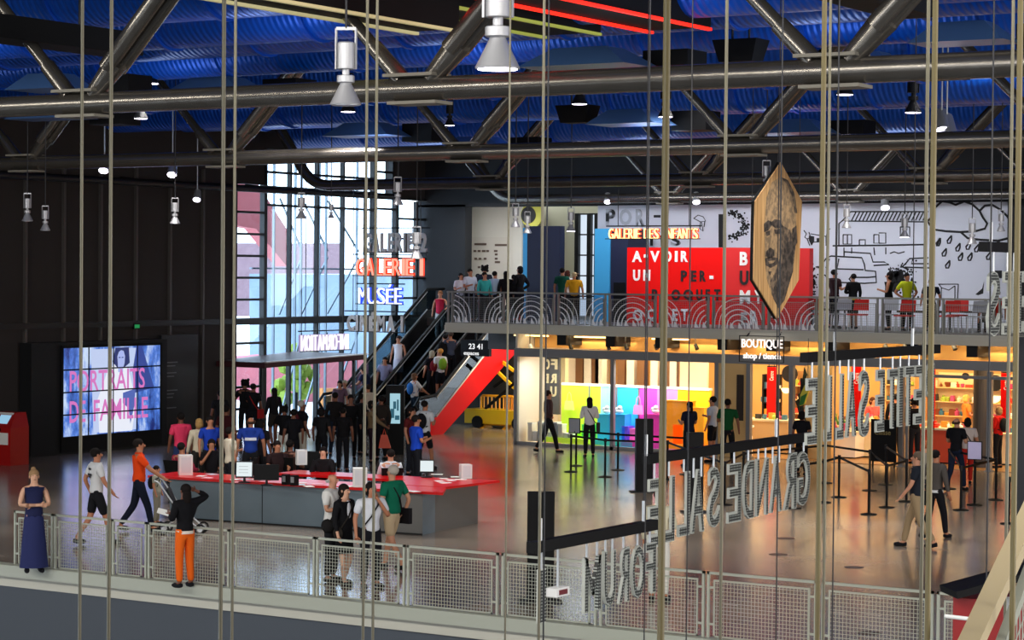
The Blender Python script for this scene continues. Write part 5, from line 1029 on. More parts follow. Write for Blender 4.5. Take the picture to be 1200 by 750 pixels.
# ------------------------------------------------------------------ queue stanchions and totems
def post(px, py, h=.95, label=''):
    p = at(px, py, z=0); t = thing('queue_post', label, 'queue post', p, 'black queue posts with belts')
    MB().lathe(p, [(.17, 0), (.17, .015), (.05, .035)], 18).build('base', M_black, t, True); MB().cyl(p + up(.02), p + up(h - .08), .028, n=10).build('pole', M_black, t, True); MB().cyl(p + up(h - .1), p + up(h), .036, n=10).build('belt_head', M_dark, t, True)
    return p
PP = {}
for k, px, py, lb in (('a', 669, 553, 'queue post before the girl in the white top, left one'), ('b', 675, 546, 'queue post just behind the leftmost one'), ('c', 709, 559, 'queue post between the girl and the black totem'), ('d', 724, 551, 'queue post just left of the rear black totem'), ('e', 782, 562, 'queue post behind the thickest cable'), ('f', 804, 556, 'queue post before the navy ponytailed visitor'), ('g', 849, 592, 'queue post below the green shirted visitor'),
    ('h', 871, 578, 'queue post right of the green shirted visitor'), ('i', 930, 596, 'queue post below the last lamp letter of the middle sign'), ('j', 983, 583, 'queue post left of the nearest central one'), ('k', 1018, 603, 'nearest of the central queue posts'), ('l', 1039, 595, 'queue post right of the nearest central one'), ('m', 1019, 575, 'rear queue post in line with the nearest central one'), ('n', 1038, 568, 'rear queue post before the chalkboard'),
    ('o', 965, 589, 'queue post beside the thick cable right of the middle sign'), ('p', 967, 566, 'rear queue post beside the same thick cable'), ('q', 1062, 588, 'queue post behind the man in the dark vest'), ('r', 1126, 598, 'nearest queue post right of the walking couple'), ('s', 1142, 592, 'queue post under the lilac sheet holder'), ('t', 1167, 586, 'queue post right of the lilac sheet holder'), ('u', 1112, 573, 'queue post behind the couple by the cash counter'), ('w', 1182, 614, 'queue post at the far right beside the hanging cable pair')):
    PP[k] = post(px, py, .95, lb)
for a, b_, lb in (('a', 'c', 'belt between the two nearest posts before the shop window'), ('b', 'd', 'belt of the rear row before the shop window'), ('c', 'e', 'belt running behind the rear black totem'), ('d', 'f', 'rear belt crossing behind the thickest cable'), ('e', 'g', 'belt behind the front black totem'), ('g', 'h', 'short belt below the green shirted visitor'), ('h', 'p', 'belt behind the highest lamp letters'), ('j', 'k', 'belt left of the nearest central post'), ('o', 'j', 'belt left of the central posts'), ('m', 'k', 'belt joining the rear and nearest central posts'), ('l', 'q', 'belt rising right of the central posts'), ('p', 'm', 'long rear belt left of the chalkboard'), ('n', 'q', 'belt right of the chalkboard'), ('m', 'l', 'short belt between central posts'), ('i', 'o', 'belt right of the middle sign'), ('u', 'r', 'belt behind the walking grey woman'), ('s', 't', 'short belt right of the lilac sheet'), ('r', 't', 'belt below the lilac sheet'), ('u', 't', 'belt in front of the cream table')):
    p, q = PP[a], PP[b_]
    for z in (.9,): one('queue_belt', MB().bar(p + up(z), q + up(z), .012, .05), M_black, 'black ' + lb, 'queue belt', 'black queue belts')
def totem(px0, px1, yt, yb, label, feet=True):
    a = at(px0, yb, z=0); b_ = at(px1, yb, z=0); h = at(px0, yt, v=a.y).z; t = thing('black_totem', label, 'totem', ((a.x + b_.x) / 2, a.y, 0)); w = (b_ - a).length; c = (a + b_) / 2
    X = (b_ - a).normalized(); Y = Vector((-X.y, X.x, 0))
    MB().prism([c - X * w / 2 + up(.02), c + X * w / 2 + up(.02), c + X * w / 2 + Y * .2 + up(.02), c - X * w / 2 + Y * .2 + up(.02)], up(h - .02)).build('cabinet', M_black, t)
    MB().prism([c - X * w * .8 - Y * .12, c + X * w * .8 - Y * .12, c + X * w * .8 + Y * .3, c - X * w * .8 + Y * .3], up(.02)).build('foot_plate', M_dark, t)
totem(618, 649, 577, 706, 'large black totem standing behind the guardrail and the lowest sign'); totem(745, 765, 491, 577, 'black totem rear left of the thickest cable'); totem(805, 824, 507, 601, 'black totem behind the middle lamp letters')
for px, yb, yt, base, lb in ((1142, 539, 517, 's', 'lilac sheet in a holder on top of a queue post'), (673, 508, 490, 'b', 'grey sheet in a holder beside the girl in the white top')):
    P0 = PP[base]; q = at(px, yb, v=P0.y - .06); q2 = at(px, yt, v=P0.y - .06); t = thing('sheet_holder', lb, 'sign', (P0.x, P0.y, .95)); w = .17
    MB().box(q.x - w, q.x + w, P0.y - .06, P0.y - .04, q.z, q2.z).build('frame', M_dark, t); MB().box(q.x - w + .02, q.x + w - .02, P0.y - .065, P0.y - .06, q.z + .02, q2.z - .02).build('sheet', mat('sheet_lilac', '#b9b3d8', .6) if base == 's' else mat('sheet_greyer', '#9a9ca4', .6), t); MB().bar((P0.x, P0.y - .05, .9), (q.x, P0.y - .05, q.z + .02), .03).build('stem', M_black, t)
for i, (px, py) in enumerate(((921, 631), (1001, 665), (1019, 742), (912, 650))):
    p = at(px, py, z=0); one('floor_outlet', MB().lathe((p.x, p.y, .001), [(.17, 0), (.17, .004)], 20), mat('outlet_brown', '#5a4238', .5), 'round brown floor outlet cover, ' + ('left of the thick cable right of centre', 'right of the thick cable near the guardrail', 'nearest one, behind the guardrail mesh', 'small far one beside the middle sign end')[i], 'floor outlet', 'floor outlet covers')
b = []
for i in range(8):
    p = at(730 + 42 * i, 700 + 3 * i, z=0); one('floor_mark', MB().box(p.x - .12, p.x + .12, p.y - .01, p.y + .01, .001, .003), mat('floor_tape', '#cfc6b8', .6), 'short pale tape mark on the floor behind the guardrail', 'floor mark', 'pale tape marks on the floor')

# ------------------------------------------------------------------ people
_pending = []
def skin(name, verts, edges, m, parent, sub=1, extra=None):
    """verts: list of ((x,y,z), (rx,ry)) local to the parent"""
    me = bpy.data.meshes.new(name); me.from_pydata([v[0] for v in verts], edges, []); me.materials.append(m)
    o = bpy.data.objects.new(name, me); COL.objects.link(o); o.parent = parent
    o.modifiers.new('skin', 'SKIN').use_smooth_shade = True
    for i, v in enumerate(verts):
        s = me.skin_vertices[0].data[i]; s.radius = v[1]; s.use_root = (i == 0)
    ss = o.modifiers.new('sub', 'SUBSURF'); ss.levels = sub; ss.render_levels = sub
    _pending.append((o, extra, m)); return o
def finish_skins():
    dg = bpy.context.evaluated_depsgraph_get(); new = []
    for o, ex, m in _pending: new.append(bpy.data.meshes.new_from_object(o.evaluated_get(dg)))
    for (o, ex, m), me in zip(_pending, new):
        o.modifiers.clear(); o.data = me
        if ex is not None:
            b = bmesh.new(); b.from_mesh(me); t = bpy.data.meshes.new('t'); t.from_pydata(ex.v, [], ex.f); b.from_mesh(t); b.to_mesh(me); b.free(); bpy.data.meshes.remove(t)
        if not me.materials: me.materials.append(m)
        me.shade_smooth()
SK = {'a': 0, 'b': 1, 'c': 2, 'd': 3}
ARM = {'down': ((.245, -.02, 1.14), (.26, .07, .88)), 'front': ((.24, .02, 1.13), (.12, .28, 1.2)), 'fold': ((.25, .05, 1.13), (-.06, .2, 1.14)), 'head': ((.45, .02, 1.5), (.2, -.02, 1.6)), 'reach': ((.26, .2, 1.16), (.24, .44, 1.0)), 'hip': ((.38, -.06, 1.14), (.2, .06, 1.0)),
       'swing': ((.25, -.13, 1.16), (.25, -.02, .92)), 'swingf': ((.24, .06, 1.14), (.24, .22, .94)), 'desk': ((.24, .12, 1.14), (.16, .36, 1.12)), 'phone': ((.25, .1, 1.18), (.1, .18, 1.42)), 'back': ((.28, -.14, 1.14), (.08, -.16, .98)), 'rail': ((.3, .12, 1.18), (.28, .4, 1.1)), 'face': ((.24, .1, 1.16), (.05, .14, 1.45))}
def person(loc, h, rz, label, top, sleeve='short', legs='#1b1d26', legst='long', hair='#1a1412', hst='short', sk='a', arms=('down', 'down'), stance='stand', shoes='#15151a', detail=False, group=None, lean=0, extras=(), w=1.0):
    t = thing('person', label, 'person', loc, group); t.rotation_euler = (0, 0, rz); k = h / 1.72; hd = lean
    drop = .42 if stance == 'sit' else 0
    def Q(x, y, z): # body lean applied above hips
        zz = z - drop
        if z > .95: y = y + (z - .95) * hd
        return (x * k * (w if abs(x) < .5 else 1), y * k, zz * k)
    V = []; E = []
    def add(p, r, par=None):
        V.append((Q(*p), (r[0] * k, r[1] * k) if isinstance(r, tuple) else (r * k, r * k))); i = len(V) - 1
        if par is not None: E.append((par, i))
        return i
    def leg(s):
        if stance == 'walk': return ((s * .09, 0, .88), (s * .09, .12 * s + .04, .48), (s * .085, (.24 if s > 0 else -.34), (.07 if s > 0 else .12)), (s * .09, (.38 if s > 0 else -.24), (.03 if s > 0 else .05)))
        if stance == 'sit': return ((s * .1, .03, .93), (s * .13, .4, .9), (s * .13, .42, .5), (s * .13, .56, .46))
        if stance == 'step': return ((s * .09, 0, .88), (s * .1, .05, .48), (s * .11, .1 * s, .07), (s * .12, .1 * s + .14, .03))
        return ((s * .09, 0, .88), (s * .1, .015, .48), (s * .11, -.02, .07), (s * .13, .12, .03))
    def arm(s, kind): e, hnd = ARM[kind]; return ((s * .175, -.01, 1.4), (s * e[0], e[1], e[2]), (s * hnd[0], hnd[1], hnd[2]))
    # body: one continuous surface
    pel = add((0, 0, .95), (.135, .1)); wa = add((0, .01, 1.1), (.115, .085), pel); ch = add((0, 0, 1.28), (.135, .1), wa); ub = add((0, -.01, 1.38), (.11, .08), ch); nk = add((0, 0, 1.47), .052, ub)
    jw = add((0, .02, 1.54), (.058, .068), nk); sk1 = add((0, .005, 1.62), (.078, .098), jw); add((0, 0, 1.69), (.05, .06), sk1)
    A = []
    for s, kd in ((-1, arms[0]), (1, arms[1])):
        sh, el, ha = arm(s, kd); a = add(sh, .055, ub); b_ = add(el, .042, a); c_ = add(ha, .028, b_)
        d = (Vector(ha) - Vector(el)).normalized(); pm = Vector(ha) + d * .07; add(tuple(pm), (.034, .02), c_); A.append((s, sh, el, ha, d))
        lg = leg(s); a = add(lg[0], .088, pel); b_ = add(lg[1], .06, a); c_ = add(lg[2], .04, b_); add(lg[3], .032, c_)
    ex = MB()
    hx, hy, hz = 0, .09 * 1, 1.6
    def EL(c, rx, ry, rz_, n=8, kk=5): p = Q(*c); ex.ell(p, rx * k, ry * k, rz_ * k, n, kk)
    EL((0, .1, 1.595), .013, .022, .024); EL((-.077, .0, 1.6), .012, .02, .03, 6, 4); EL((.077, .0, 1.6), .012, .02, .03, 6, 4)
    if detail:
        for s, sh, el, ha, d in A:
            o = Vector(ha) + d * .08; side = d.cross(Vector((0, 1, 0)) if abs(d.y) < .7 else Vector((0, 0, 1))).normalized(); nrm = side.cross(d).normalized()
            for j, (off, L) in enumerate(((-.026, .06), (-.009, .075), (.009, .07), (.026, .055))):
                p0 = o + side * off; p1 = p0 + d * L * .55 + nrm * .008; p2 = p1 + d * L * .4 + nrm * .02; ex.tube([Q(*(p0 - d * .03)), Q(*p1), Q(*p2)], [.0085 * k, .008 * k, .006 * k], 6)
            p0 = Vector(ha) + d * .03 - side * .028; p1 = p0 + d * .03 - side * .025; p2 = p1 + d * .03 - side * .004; ex.tube([Q(*(p0 + side * .012)), Q(*p1), Q(*p2)], [.011 * k, .0095 * k, .007 * k], 6)
    body = skin('body', V, E, M_skin[SK[sk]], t, 1, ex)
    if detail:
        for s in (-1, 1): p = Q(s * .03, .094, 1.625); o = MB().ell(p, .009 * k, .006 * k, .006 * k, 6, 4).build('eye', M_black); o.parent = t
        p = Q(0, .092, 1.557); o = MB().ell(p, .022 * k, .008 * k, .006 * k, 8, 4).build('mouth', mat('lips', '#8a4038', .6)); o.parent = t
    def chain(name, pts, m, par=None, sub=1):
        V2 = []; E2 = []
        for i, (p, r, pa) in enumerate(pts):
            V2.append((Q(*p), (r[0] * k, r[1] * k) if isinstance(r, tuple) else (r * k, r * k)))
            if pa is not None: E2.append((pa, i))
        return skin(name, V2, E2, m, par or t, sub)
    # top
    pts = [((0, 0, 1.28), (.165, .125), None), ((0, .01, 1.1), (.15, .12), 0), ((0, 0, .97), (.17, .14), 1), ((0, -.01, 1.39), (.16, .122), 0), ((0, -.005, 1.475), (.085, .078), 3), ((0, 0, .9), (.17, .14), 2)]
    if sleeve != 'none':
        for s, sh, el, ha, d in A:
            i = len(pts); pts.append((sh, .082, 3)); e_ = Vector(sh).lerp(Vector(el), .75)
            if sleeve == 'short': pts.append((tuple(e_), .062, i))
            else: pts.append((el, .056, i)); pts.append((tuple(Vector(el).lerp(Vector(ha), .85)), .04, i + 1))
    chain('coat' if sleeve == 'coat' else 'shirt', pts, cloth(top))
    # legs
    if legst in ('long', 'shorts', 'crop'):
        pts = [((0, 0, 1.04), (.148, .118), None), ((0, 0, .92), (.17, .13), 0)]
        for s in (-1, 1):
            lg = leg(s); i = len(pts); pts.append((lg[0], .1, 1)); kn = Vector(lg[1]); an = Vector(lg[2])
            if legst == 'shorts': pts.append((tuple(Vector(lg[0]).lerp(kn, .9)), .088, i))
            else: pts.append((lg[1], .076, i)); pts.append((tuple(kn.lerp(an, .97 if legst == 'long' else .6)), .058, i + 1))
        chain('trousers' if legst != 'shorts' else 'shorts', pts, cloth(legs))
    elif legst in ('skirt', 'dress', 'maxi'):
        zb = {'skirt': .55, 'dress': .5, 'maxi': .08}[legst]; wd = .2 if legst != 'maxi' else .24; n = 18; vs = []; prof = [(1.02, .13), (.9, .165), (zb + .2 * (zb < .3), wd * .92), (zb, wd)]
        for z, r in prof:
            for i in range(n): a_ = 2 * math.pi * i / n; f_ = 1 + .05 * math.sin(5 * a_) * (1.05 - z); vs.append(Q(r * f_ * math.cos(a_), r * .78 * f_ * math.sin(a_), z))
        b = MB().add(vs, [(j * n + i, j * n + (i + 1) % n, (j + 1) * n + (i + 1) % n, (j + 1) * n + i) for j in range(3) for i in range(n)] + [tuple(range(n)), tuple(range(3 * n, 4 * n))]); o = b.build('skirt', cloth(legs), None, True); o.parent = t
    for s in (-1, 1):
        lg = leg(s); an, to = Vector(lg[2]), Vector(lg[3]); b = MB(); d = (to - an); d.z = 0; d.normalize(); h0 = an - d * .05; h0.z = max(.045, an.z - .04) if stance != 'sit' else .5; e0 = an + d * .18; e0.z = max(.03, to.z) if stance != 'sit' else .46
        b.tube([Q(*h0), Q(*(h0.lerp(e0, .3))), Q(*(h0.lerp(e0, .75))), Q(*e0)], [.035 * k, .045 * k, .045 * k, .025 * k], 8); o = b.build('shoe', cloth(shoes), None, True); o.parent = t
    # hair
    if hst != 'bald':
        b = MB(); b.ell(Q(0, -.022, 1.645), .088 * k, .1 * k, .088 * k, 12, 8)
        if hst == 'long': b.ell(Q(0, -.06, 1.52), .085 * k, .055 * k, .17 * k, 10, 8)
        if hst == 'bob': b.ell(Q(0, -.035, 1.58), .1 * k, .085 * k, .1 * k, 10, 8)
        if hst == 'tail': b.ell(Q(0, -.1, 1.52), .035 * k, .035 * k, .15 * k, 8, 6)
        if hst == 'bun': b.ell(Q(0, -.08, 1.72), .045 * k, .045 * k, .045 * k, 8, 6)
        if hst == 'curly':
            for i in range(14): a_ = i * 2.4; b.ell(Q(.085 * math.cos(a_), -.03 + .085 * math.sin(a_), 1.58 + .012 * i), .045 * k, .045 * k, .045 * k, 7, 5)
        o = b.build('hair' if hst != 'hat' else 'hat', cloth(hair), None, True); o.parent = t
        if hst == 'hat': o2 = MB().lathe(Q(0, -.01, 1.66), [(.15 * k, 0), (.15 * k, .012 * k)], 16).build('hat_brim', cloth(hair)); o2.parent = t
    else:
        b = MB().tube([Q(.074, .0, 1.6), Q(.066, -.055, 1.58), Q(0, -.085, 1.575), Q(-.066, -.055, 1.58), Q(-.074, 0, 1.6)], .028 * k, 6); o = b.build('hair', cloth(hair), None, True); o.parent = t
    # things worn or carried (worn ones are parts)
    for e in extras:
        kd, c_ = e
        if kd == 'backpack':
            b = MB().ell(Q(0, -.17, 1.22), .15 * k, .1 * k, .2 * k, 12, 8); o = b.build('backpack', cloth(c_), None, True); o.parent = t
            for s in (-1, 1): o2 = MB().tube([Q(s * .09, -.1, 1.4), Q(s * .1, .02, 1.46), Q(s * .1, .12, 1.33), Q(s * .12, .05, 1.12), Q(s * .1, -.1, 1.08)], .016 * k, 6).build('strap', cloth(c_)); o2.parent = t
        if kd == 'strap': o = MB().tube([Q(-.13, 0, 1.45), Q(-.06, .12, 1.36), Q(.05, .135, 1.18), Q(.17, .06, .98)], .014 * k, 6).build('bag_strap', cloth(c_)); o.parent = t; o = MB().ell(Q(.2, .02, .9), .05 * k, .11 * k, .11 * k, 8, 6).build('shoulder_bag', cloth(c_), None, True); o.parent = t
        if kd == 'strapback': o = MB().tube([Q(-.13, 0, 1.45), Q(-.06, -.1, 1.36), Q(.05, -.12, 1.18), Q(.17, -.04, .98)], .014 * k, 6).build('bag_strap', cloth(c_)); o.parent = t; o = MB().box(-.03 * k, .05 * k, -.16 * k, .1 * k, -.14 * k, .12 * k); o.v = [(x + Q(.24, 0, .88)[0], y + Q(.24, 0, .88)[1], z + Q(.24, 0, .88)[2]) for x, y, z in o.v]; o = o.build('shoulder_bag', cloth(c_)); o.parent = t
        if kd == 'stripe': o = MB().lathe(Q(0, 0, 1.2), [(.165 * k, 0), (.168 * k, .06 * k)], 16); o.v = [(x, y * .82, z) for x, y, z in o.v]; o = o.build('stripe', cloth(c_)); o.parent = t
        if kd == 'blouse': o = MB().ell(Q(0, .07, 1.25), .06 * k, .06 * k, .2 * k, 10, 8).build('blouse', cloth(c_), None, True); o.parent = t
        if kd == 'print':
            for z_, w_ in ((1.34, .09), (1.24, .13), (1.2, .06)): o = MB().box(-w_ * k / 1.5, w_ * k / 1.5, -.128 * k, -.12 * k, Q(0, 0, z_)[2], Q(0, 0, z_)[2] + .035 * k).build('back_print', cloth(c_)); o.parent = t
        if kd == 'belt': o = MB().lathe(Q(0, 0, .9), [(.158 * k, 0), (.158 * k, .05 * k)], 16); o.v = [(x, y * .82, z) for x, y, z in o.v]; o = o.build('waistband', cloth(c_)); o.parent = t
    return t
def face(deg): return YAW - R(deg)
def gp(px, py, h=1.7): p = at(px, py, z=h * .995); return Vector((p.x, p.y, 0)), h   # standing on the hall floor, head top at the pixel
def mp(px, py, v): p = at(px, py, v=v); h = min(1.84, max(1.45, p.z - MZ)); return Vector((p.x, v, MZ)), h
def ep(px, py, u, h=1.66): p = at(px, py, u=u); return Vector((p.x, p.y, p.z - h)), h
def G(px, py, h, dr, label, top, **kw): l, hh = gp(px, py, h); return person(l, hh, face(dr), label, top, **kw)
def GS(px, py, dr, label, top, **kw): p = at(px, py, z=1.30); return person(Vector((p.x, p.y, .02)), 1.7, face(dr), label, top, stance='sit', **kw)
D = dict(detail=True)
G(40, 551, 1.68, 160, 'woman with folded arms in a long navy dress at the left railing', '#23284e', sleeve='none', legst='maxi', legs='#2c3260', hair='#9a7a58', hst='bun', sk='d', arms=('fold', 'fold'), **D)
G(113, 526, 1.74, 60, 'man in a white printed T-shirt and black shorts walking right', '#d9dadc', legst='shorts', legs='#17181c', hair='#15110f', sk='b', stance='walk', arms=('swing', 'swingf'), extras=(('print', '#3c3c44'),), **D)
G(163, 515, 1.76, 75, 'man in an orange polo shirt and dark jeans pushing a pushchair', '#f04a14', legs='#141a2c', hair='#1c1512', sk='b', stance='walk', arms=('reach', 'reach'), **D)
G(184, 546, 1.15, 100, 'small child in a pale patterned top beside the pushchair', '#a8a896', legs='#8a8678', hair='#171210', sk='b', extras=(('backpack', '#17171a'),))
G(217, 568, 1.62, -40, 'woman in orange trousers and black top holding a hand to her head', '#101014', sleeve='long', legs='#f06818', hair='#17110f', hst='long', sk='c', arms=('front', 'head'), extras=(('belt', '#e8ddd0'),), **D)
G(389, 554, 1.76, 110, 'balding man in a white short sleeved shirt standing before the desk', '#e4e2de', legs='#1a1b1f', hair='#b9b4ac', hst='bald', sk='a', arms=('down', 'front'), extras=(('strap', '#1c1a1a'),), **D)
G(404, 568, 1.6, 125, 'woman in a black jacket, white blouse and shorts with a camera strap', '#121216', sleeve='long', legst='skirt', legs='#101014', hair='#1f1613', hst='bob', sk='d', arms=('down', 'down'), stance='step', extras=(('blouse', '#e4e4ea'), ('strap', '#2a2622')), **D)
G(435, 566, 1.66, 150, 'dark haired woman in a white shirt with a black shoulder strap and raised hand', '#dfe2ea', legs='#14151c', hair='#15100f', hst='bob', sk='b', arms=('face', 'down'), extras=(('strap', '#15151a'),), w=1.15, **D)
G(460, 546, 1.74, -50, 'grey haired man in a green polo shirt and beige shorts with a dark bag', '#0c6a50', legst='shorts', legs='#c2ab8a', hair='#b0a89c', sk='a', stance='walk', arms=('down', 'swing'), extras=(('strapback', '#17151a'),), w=1.1, **D)
# behind and around the desk
G(212, 484, 1.74, -20, 'man in a bright pink shirt standing beyond the desk', '#f0426a', legs='#2a3a66', hair='#14100f', sk='c')
G(233, 491, 1.64, -30, 'woman in a cream cardigan with glasses pushed up on blond hair', '#d9cdb4', sleeve='long', legs='#2a2724', hair='#b08a54', hst='bob', sk='a')
G(246, 488, 1.72, 150, 'young man in a plain blue T-shirt looking down at the desk', '#1c3fb0', hair='#14100f', sk='b', legs='#20222a')
GS(248, 515, 170, 'seated woman in black with a hand raised to her chin', '#121015', hst='bob', hair='#1a1210', sk='b', arms=('desk', 'face'))
GS(213, 519, 30, 'seated visitor in a red and pink checked shirt at the desk end', '#9a2a44', hair='#15110f', sk='b', sleeve='long', arms=('desk', 'desk'))
G(270, 501, 1.66, 60, 'young man in a cream T-shirt leaning at the desk', '#e6dcc6', hair='#17110f', sk='b', arms=('front', 'down'))
G(294, 488, 1.76, -5, 'bald headed man in a blue shirt with one broad white stripe', '#1f3c96', sleeve='short', legs='#1c1d22', hair='#3a2a22', hst='bald', sk='b', extras=(('stripe', '#e8ebf2'),), w=1.15)
GS(325, 517, 160, 'seated member of staff with long dark hair beside a monitor', '#2a1a1c', hair='#17100f', hst='long', sk='b', arms=('desk', 'desk'))
GS(340, 516, 20, 'seated member of staff in a brown top seen from behind', '#3a2420', hair='#120d0c', sk='c', arms=('desk', 'desk'))
GS(379, 524, 185, 'dark haired woman in a black top seated facing the viewer at the desk', '#0f0e12', sleeve='long', hair='#120c0c', hst='bob', sk='d', arms=('desk', 'desk'), **D)
GS(458, 527, -10, 'seated man in a white shirt seen from behind at the desk', '#dcdfe8', hair='#17110f', sk='a', sleeve='long', arms=('desk', 'desk'))
G(488, 487, 1.74, 60, 'man in a bright blue polo shirt reading beside the desk', '#1a45c0', legs='#13151c', hair='#17110f', sk='b', arms=('front', 'front'))
G(482, 478, 1.66, 120, 'dark haired woman in red half hidden behind the blue polo shirt', '#5a1a1c', hair='#1a1210', hst='bob', sk='b')
G(498, 470, 1.74, 30, 'man in white with a black backpack walking by the red escalator side', '#d8dade', legst='shorts', legs='#15161c', hair='#17110f', sk='b', stance='walk', arms=('front', 'front'), extras=(('backpack', '#141418'),))
# by the windows, seen against the light
for a_ in ((258, 458, 1.7, -30, 'dark silhouetted man leaning by the left edge of the window', '#15151a', {}), (287, 446, 1.78, -20, 'person in black by the glass, left of the pair taking a photograph', '#0f0f12', dict(arms=('phone', 'phone'), hst='curly')), (297, 450, 1.72, 20, 'person in black with a red bag, right of the pair by the glass', '#121014', dict(extras=(('strapback', '#b02020'),), arms=('phone', 'down'))),
    (321, 455, 1.64, -40, 'long haired woman in a dark cardigan and shorts before the bright doors', '#141216', dict(hst='long', sleeve='long', legst='shorts', legs='#2a2622', stance='step')), (333, 476, 1.6, 20, 'person with curly dark hair and pale trousers near the doors', '#0e0e12', dict(hst='curly', legs='#e4e0d8')), (354, 470, 1.74, 60, 'grey haired man in black with a dark red rucksack', '#101014', dict(hair='#a8a49c', extras=(('backpack', '#4a1620'),), legs='#c8c2b4')),
    (393, 460, 1.72, 10, 'person in a dark brown jacket and jeans seen from behind', '#1e1a1a', dict(sleeve='long', legs='#1c2433', stance='step')), (411, 463, 1.72, 170, 'person all in black at the centre of the standing group', '#0c0c0f', dict(sleeve='long', stance='step')), (424, 462, 1.66, 60, 'dark dressed person half hidden inside the standing group', '#141214', dict(arms=('front', 'front'))),
    (436, 470, 1.62, 90, 'woman in a tan jacket reaching out within the standing group', '#7a6448', dict(sleeve='long', arms=('front', 'reach'), legs='#2a1a24', hst='bob')), (447, 464, 1.7, -30, 'tall person in a grey brown coat beside the orange bag', '#2c2622', dict(sleeve='long', arms=('down', 'down'))), (402, 478, 1.6, 0, 'short person in black behind the group centre', '#0f0d10', {}),
    (377, 478, 1.6, 20, 'dark dressed visitor far back near the barrier rail', '#17171b', dict(hst='bob')), (344, 480, 1.62, -20, 'dark dressed visitor behind the grey haired man', '#121217', {}), (306, 492, 1.6, 30, 'dark haired visitor behind the striped shirt', '#17141a', dict(hst='bob')), (265, 476, 1.66, 10, 'dark figure in a deep red top at the wall edge', '#3a1014', {})):
    px, py, h, dr, lb, tp, kw = a_; kw = {**dict(hair='#120e0d', sk='c', legs='#131318'), **kw}; G(px, py, h, dr, lb, tp, **kw)
# before the shops
G(643, 458, 1.72, 75, 'person in a brown top and dark trousers walking past the shop window', '#4a3434', sleeve='long', legs='#101014', hair='#2a1a16', sk='b', stance='walk', arms=('down', 'hip'))
G(691, 466, 1.62, -5, 'long haired girl in a white top looking at the lime display', '#e0dcdc', sleeve='long', legs='#15131a', hair='#17100f', hst='long', sk='b', extras=(('strapback', '#3a3436'),), arms=('front', 'front'))
G(808, 471, 1.68, -35, 'woman in navy with a ponytail before the orange display', '#14182c', legs='#15151c', hair='#15100f', hst='tail', sk='b', arms=('front', 'front'))
G(835, 465, 1.74, -60, 'man in a pale blue T-shirt waiting before the timber pier', '#c8d2e4', legs='#14141a', hair='#15100f', sk='b', arms=('down', 'front'), legst='shorts')
G(853, 468, 1.74, 15, 'man in a dark green shirt striding toward the shop', '#0f4a26', legs='#121217', hair='#17110f', sk='c', stance='walk', arms=('front', 'down'), w=1.1)
G(940, 482, 1.6, 30, 'dark haired child in black left of the first high lamp letter', '#0e0e14', hair='#120d0c', hst='bob', sk='c', legs='#101016')
G(1023, 466, 1.62, 150, 'woman in a pink dress behind the hanging lamp letters', '#d85a5a', legst='dress', legs='#d85a5a', hair='#4a2a18', hst='bob', sk='a', arms=('front', 'down'))
G(1050, 462, 1.72, 20, 'person in black behind the letters, left of the dark pair', '#0e0d10', sleeve='long', hair='#140f0e', sk='b'); G(1072, 468, 1.72, -20, 'person in black beside the cash counter, right of the dark pair', '#100e12', sleeve='long', hair='#17110f', hst='curly', sk='b', arms=('front', 'front')); G(1062, 466, 1.6, 0, 'small dark haired person between the dark pair', '#1a1216', hair='#120d0c', sk='b')
G(1075, 530, 1.76, -70, 'man in a dark vest, blue sleeves and khaki trousers striding left', '#20242e', sleeve='short', legs='#a08a6a', hair='#6a5a4c', sk='a', stance='walk', arms=('swingf', 'down'), extras=(('strapback', '#1a1a1c'),), **D)
G(1084, 517, 1.66, 0, 'ginger haired person hidden behind the cable beside the man in the vest', '#8a8478', hair='#a85a38', sk='a', legs='#2a2a30')
G(1097, 528, 1.68, 45, 'dark haired woman in a grey top walking right past the cables', '#55504c', sleeve='long', legs='#14141a', hair='#15100f', sk='b', stance='walk', arms=('swing', 'down'), extras=(('belt', '#e4e6ea'),), **D)
G(1121, 489, 1.72, 40, 'balding man in black walking toward the cash counter', '#131318', hair='#4a342a', hst='bald', sk='a', stance='walk', arms=('front', 'front'), legs='#1a2236')
G(1134, 490, 1.6, 10, 'dark haired woman in a pale top and red trousers beside him', '#d8c8c0', hair='#15100f', hst='bob', sk='b', legs='#c02a22', extras=(('strapback', '#2a2226'),), stance='walk')
G(1133, 463, 1.66, 80, 'blond shop assistant in orange behind the cash counter', '#e8883a', hair='#e8b860', hst='bob', sk='a', arms=('front', 'front'))
G(1155, 470, 1.66, 150, 'dark haired shop assistant in a cream jacket', '#e4d4a4', sleeve='long', hair='#15100f', sk='b', arms=('front', 'front')); G(1170, 477, 1.6, -50, 'customer in a bright red jacket with a dark bag', '#d01c16', sleeve='long', hair='#a8845a', hst='bob', sk='a', extras=(('backpack', '#18181c'),), legs='#15151a', arms=('front', 'front'))
G(773, 574, 1.7, 20, 'person in a cream jacket behind the middle sign end and thick cable', '#d8d0b4', sleeve='long', hair='#4a1a16', sk='b', legs='#e0ddd4', arms=('down', 'front'))
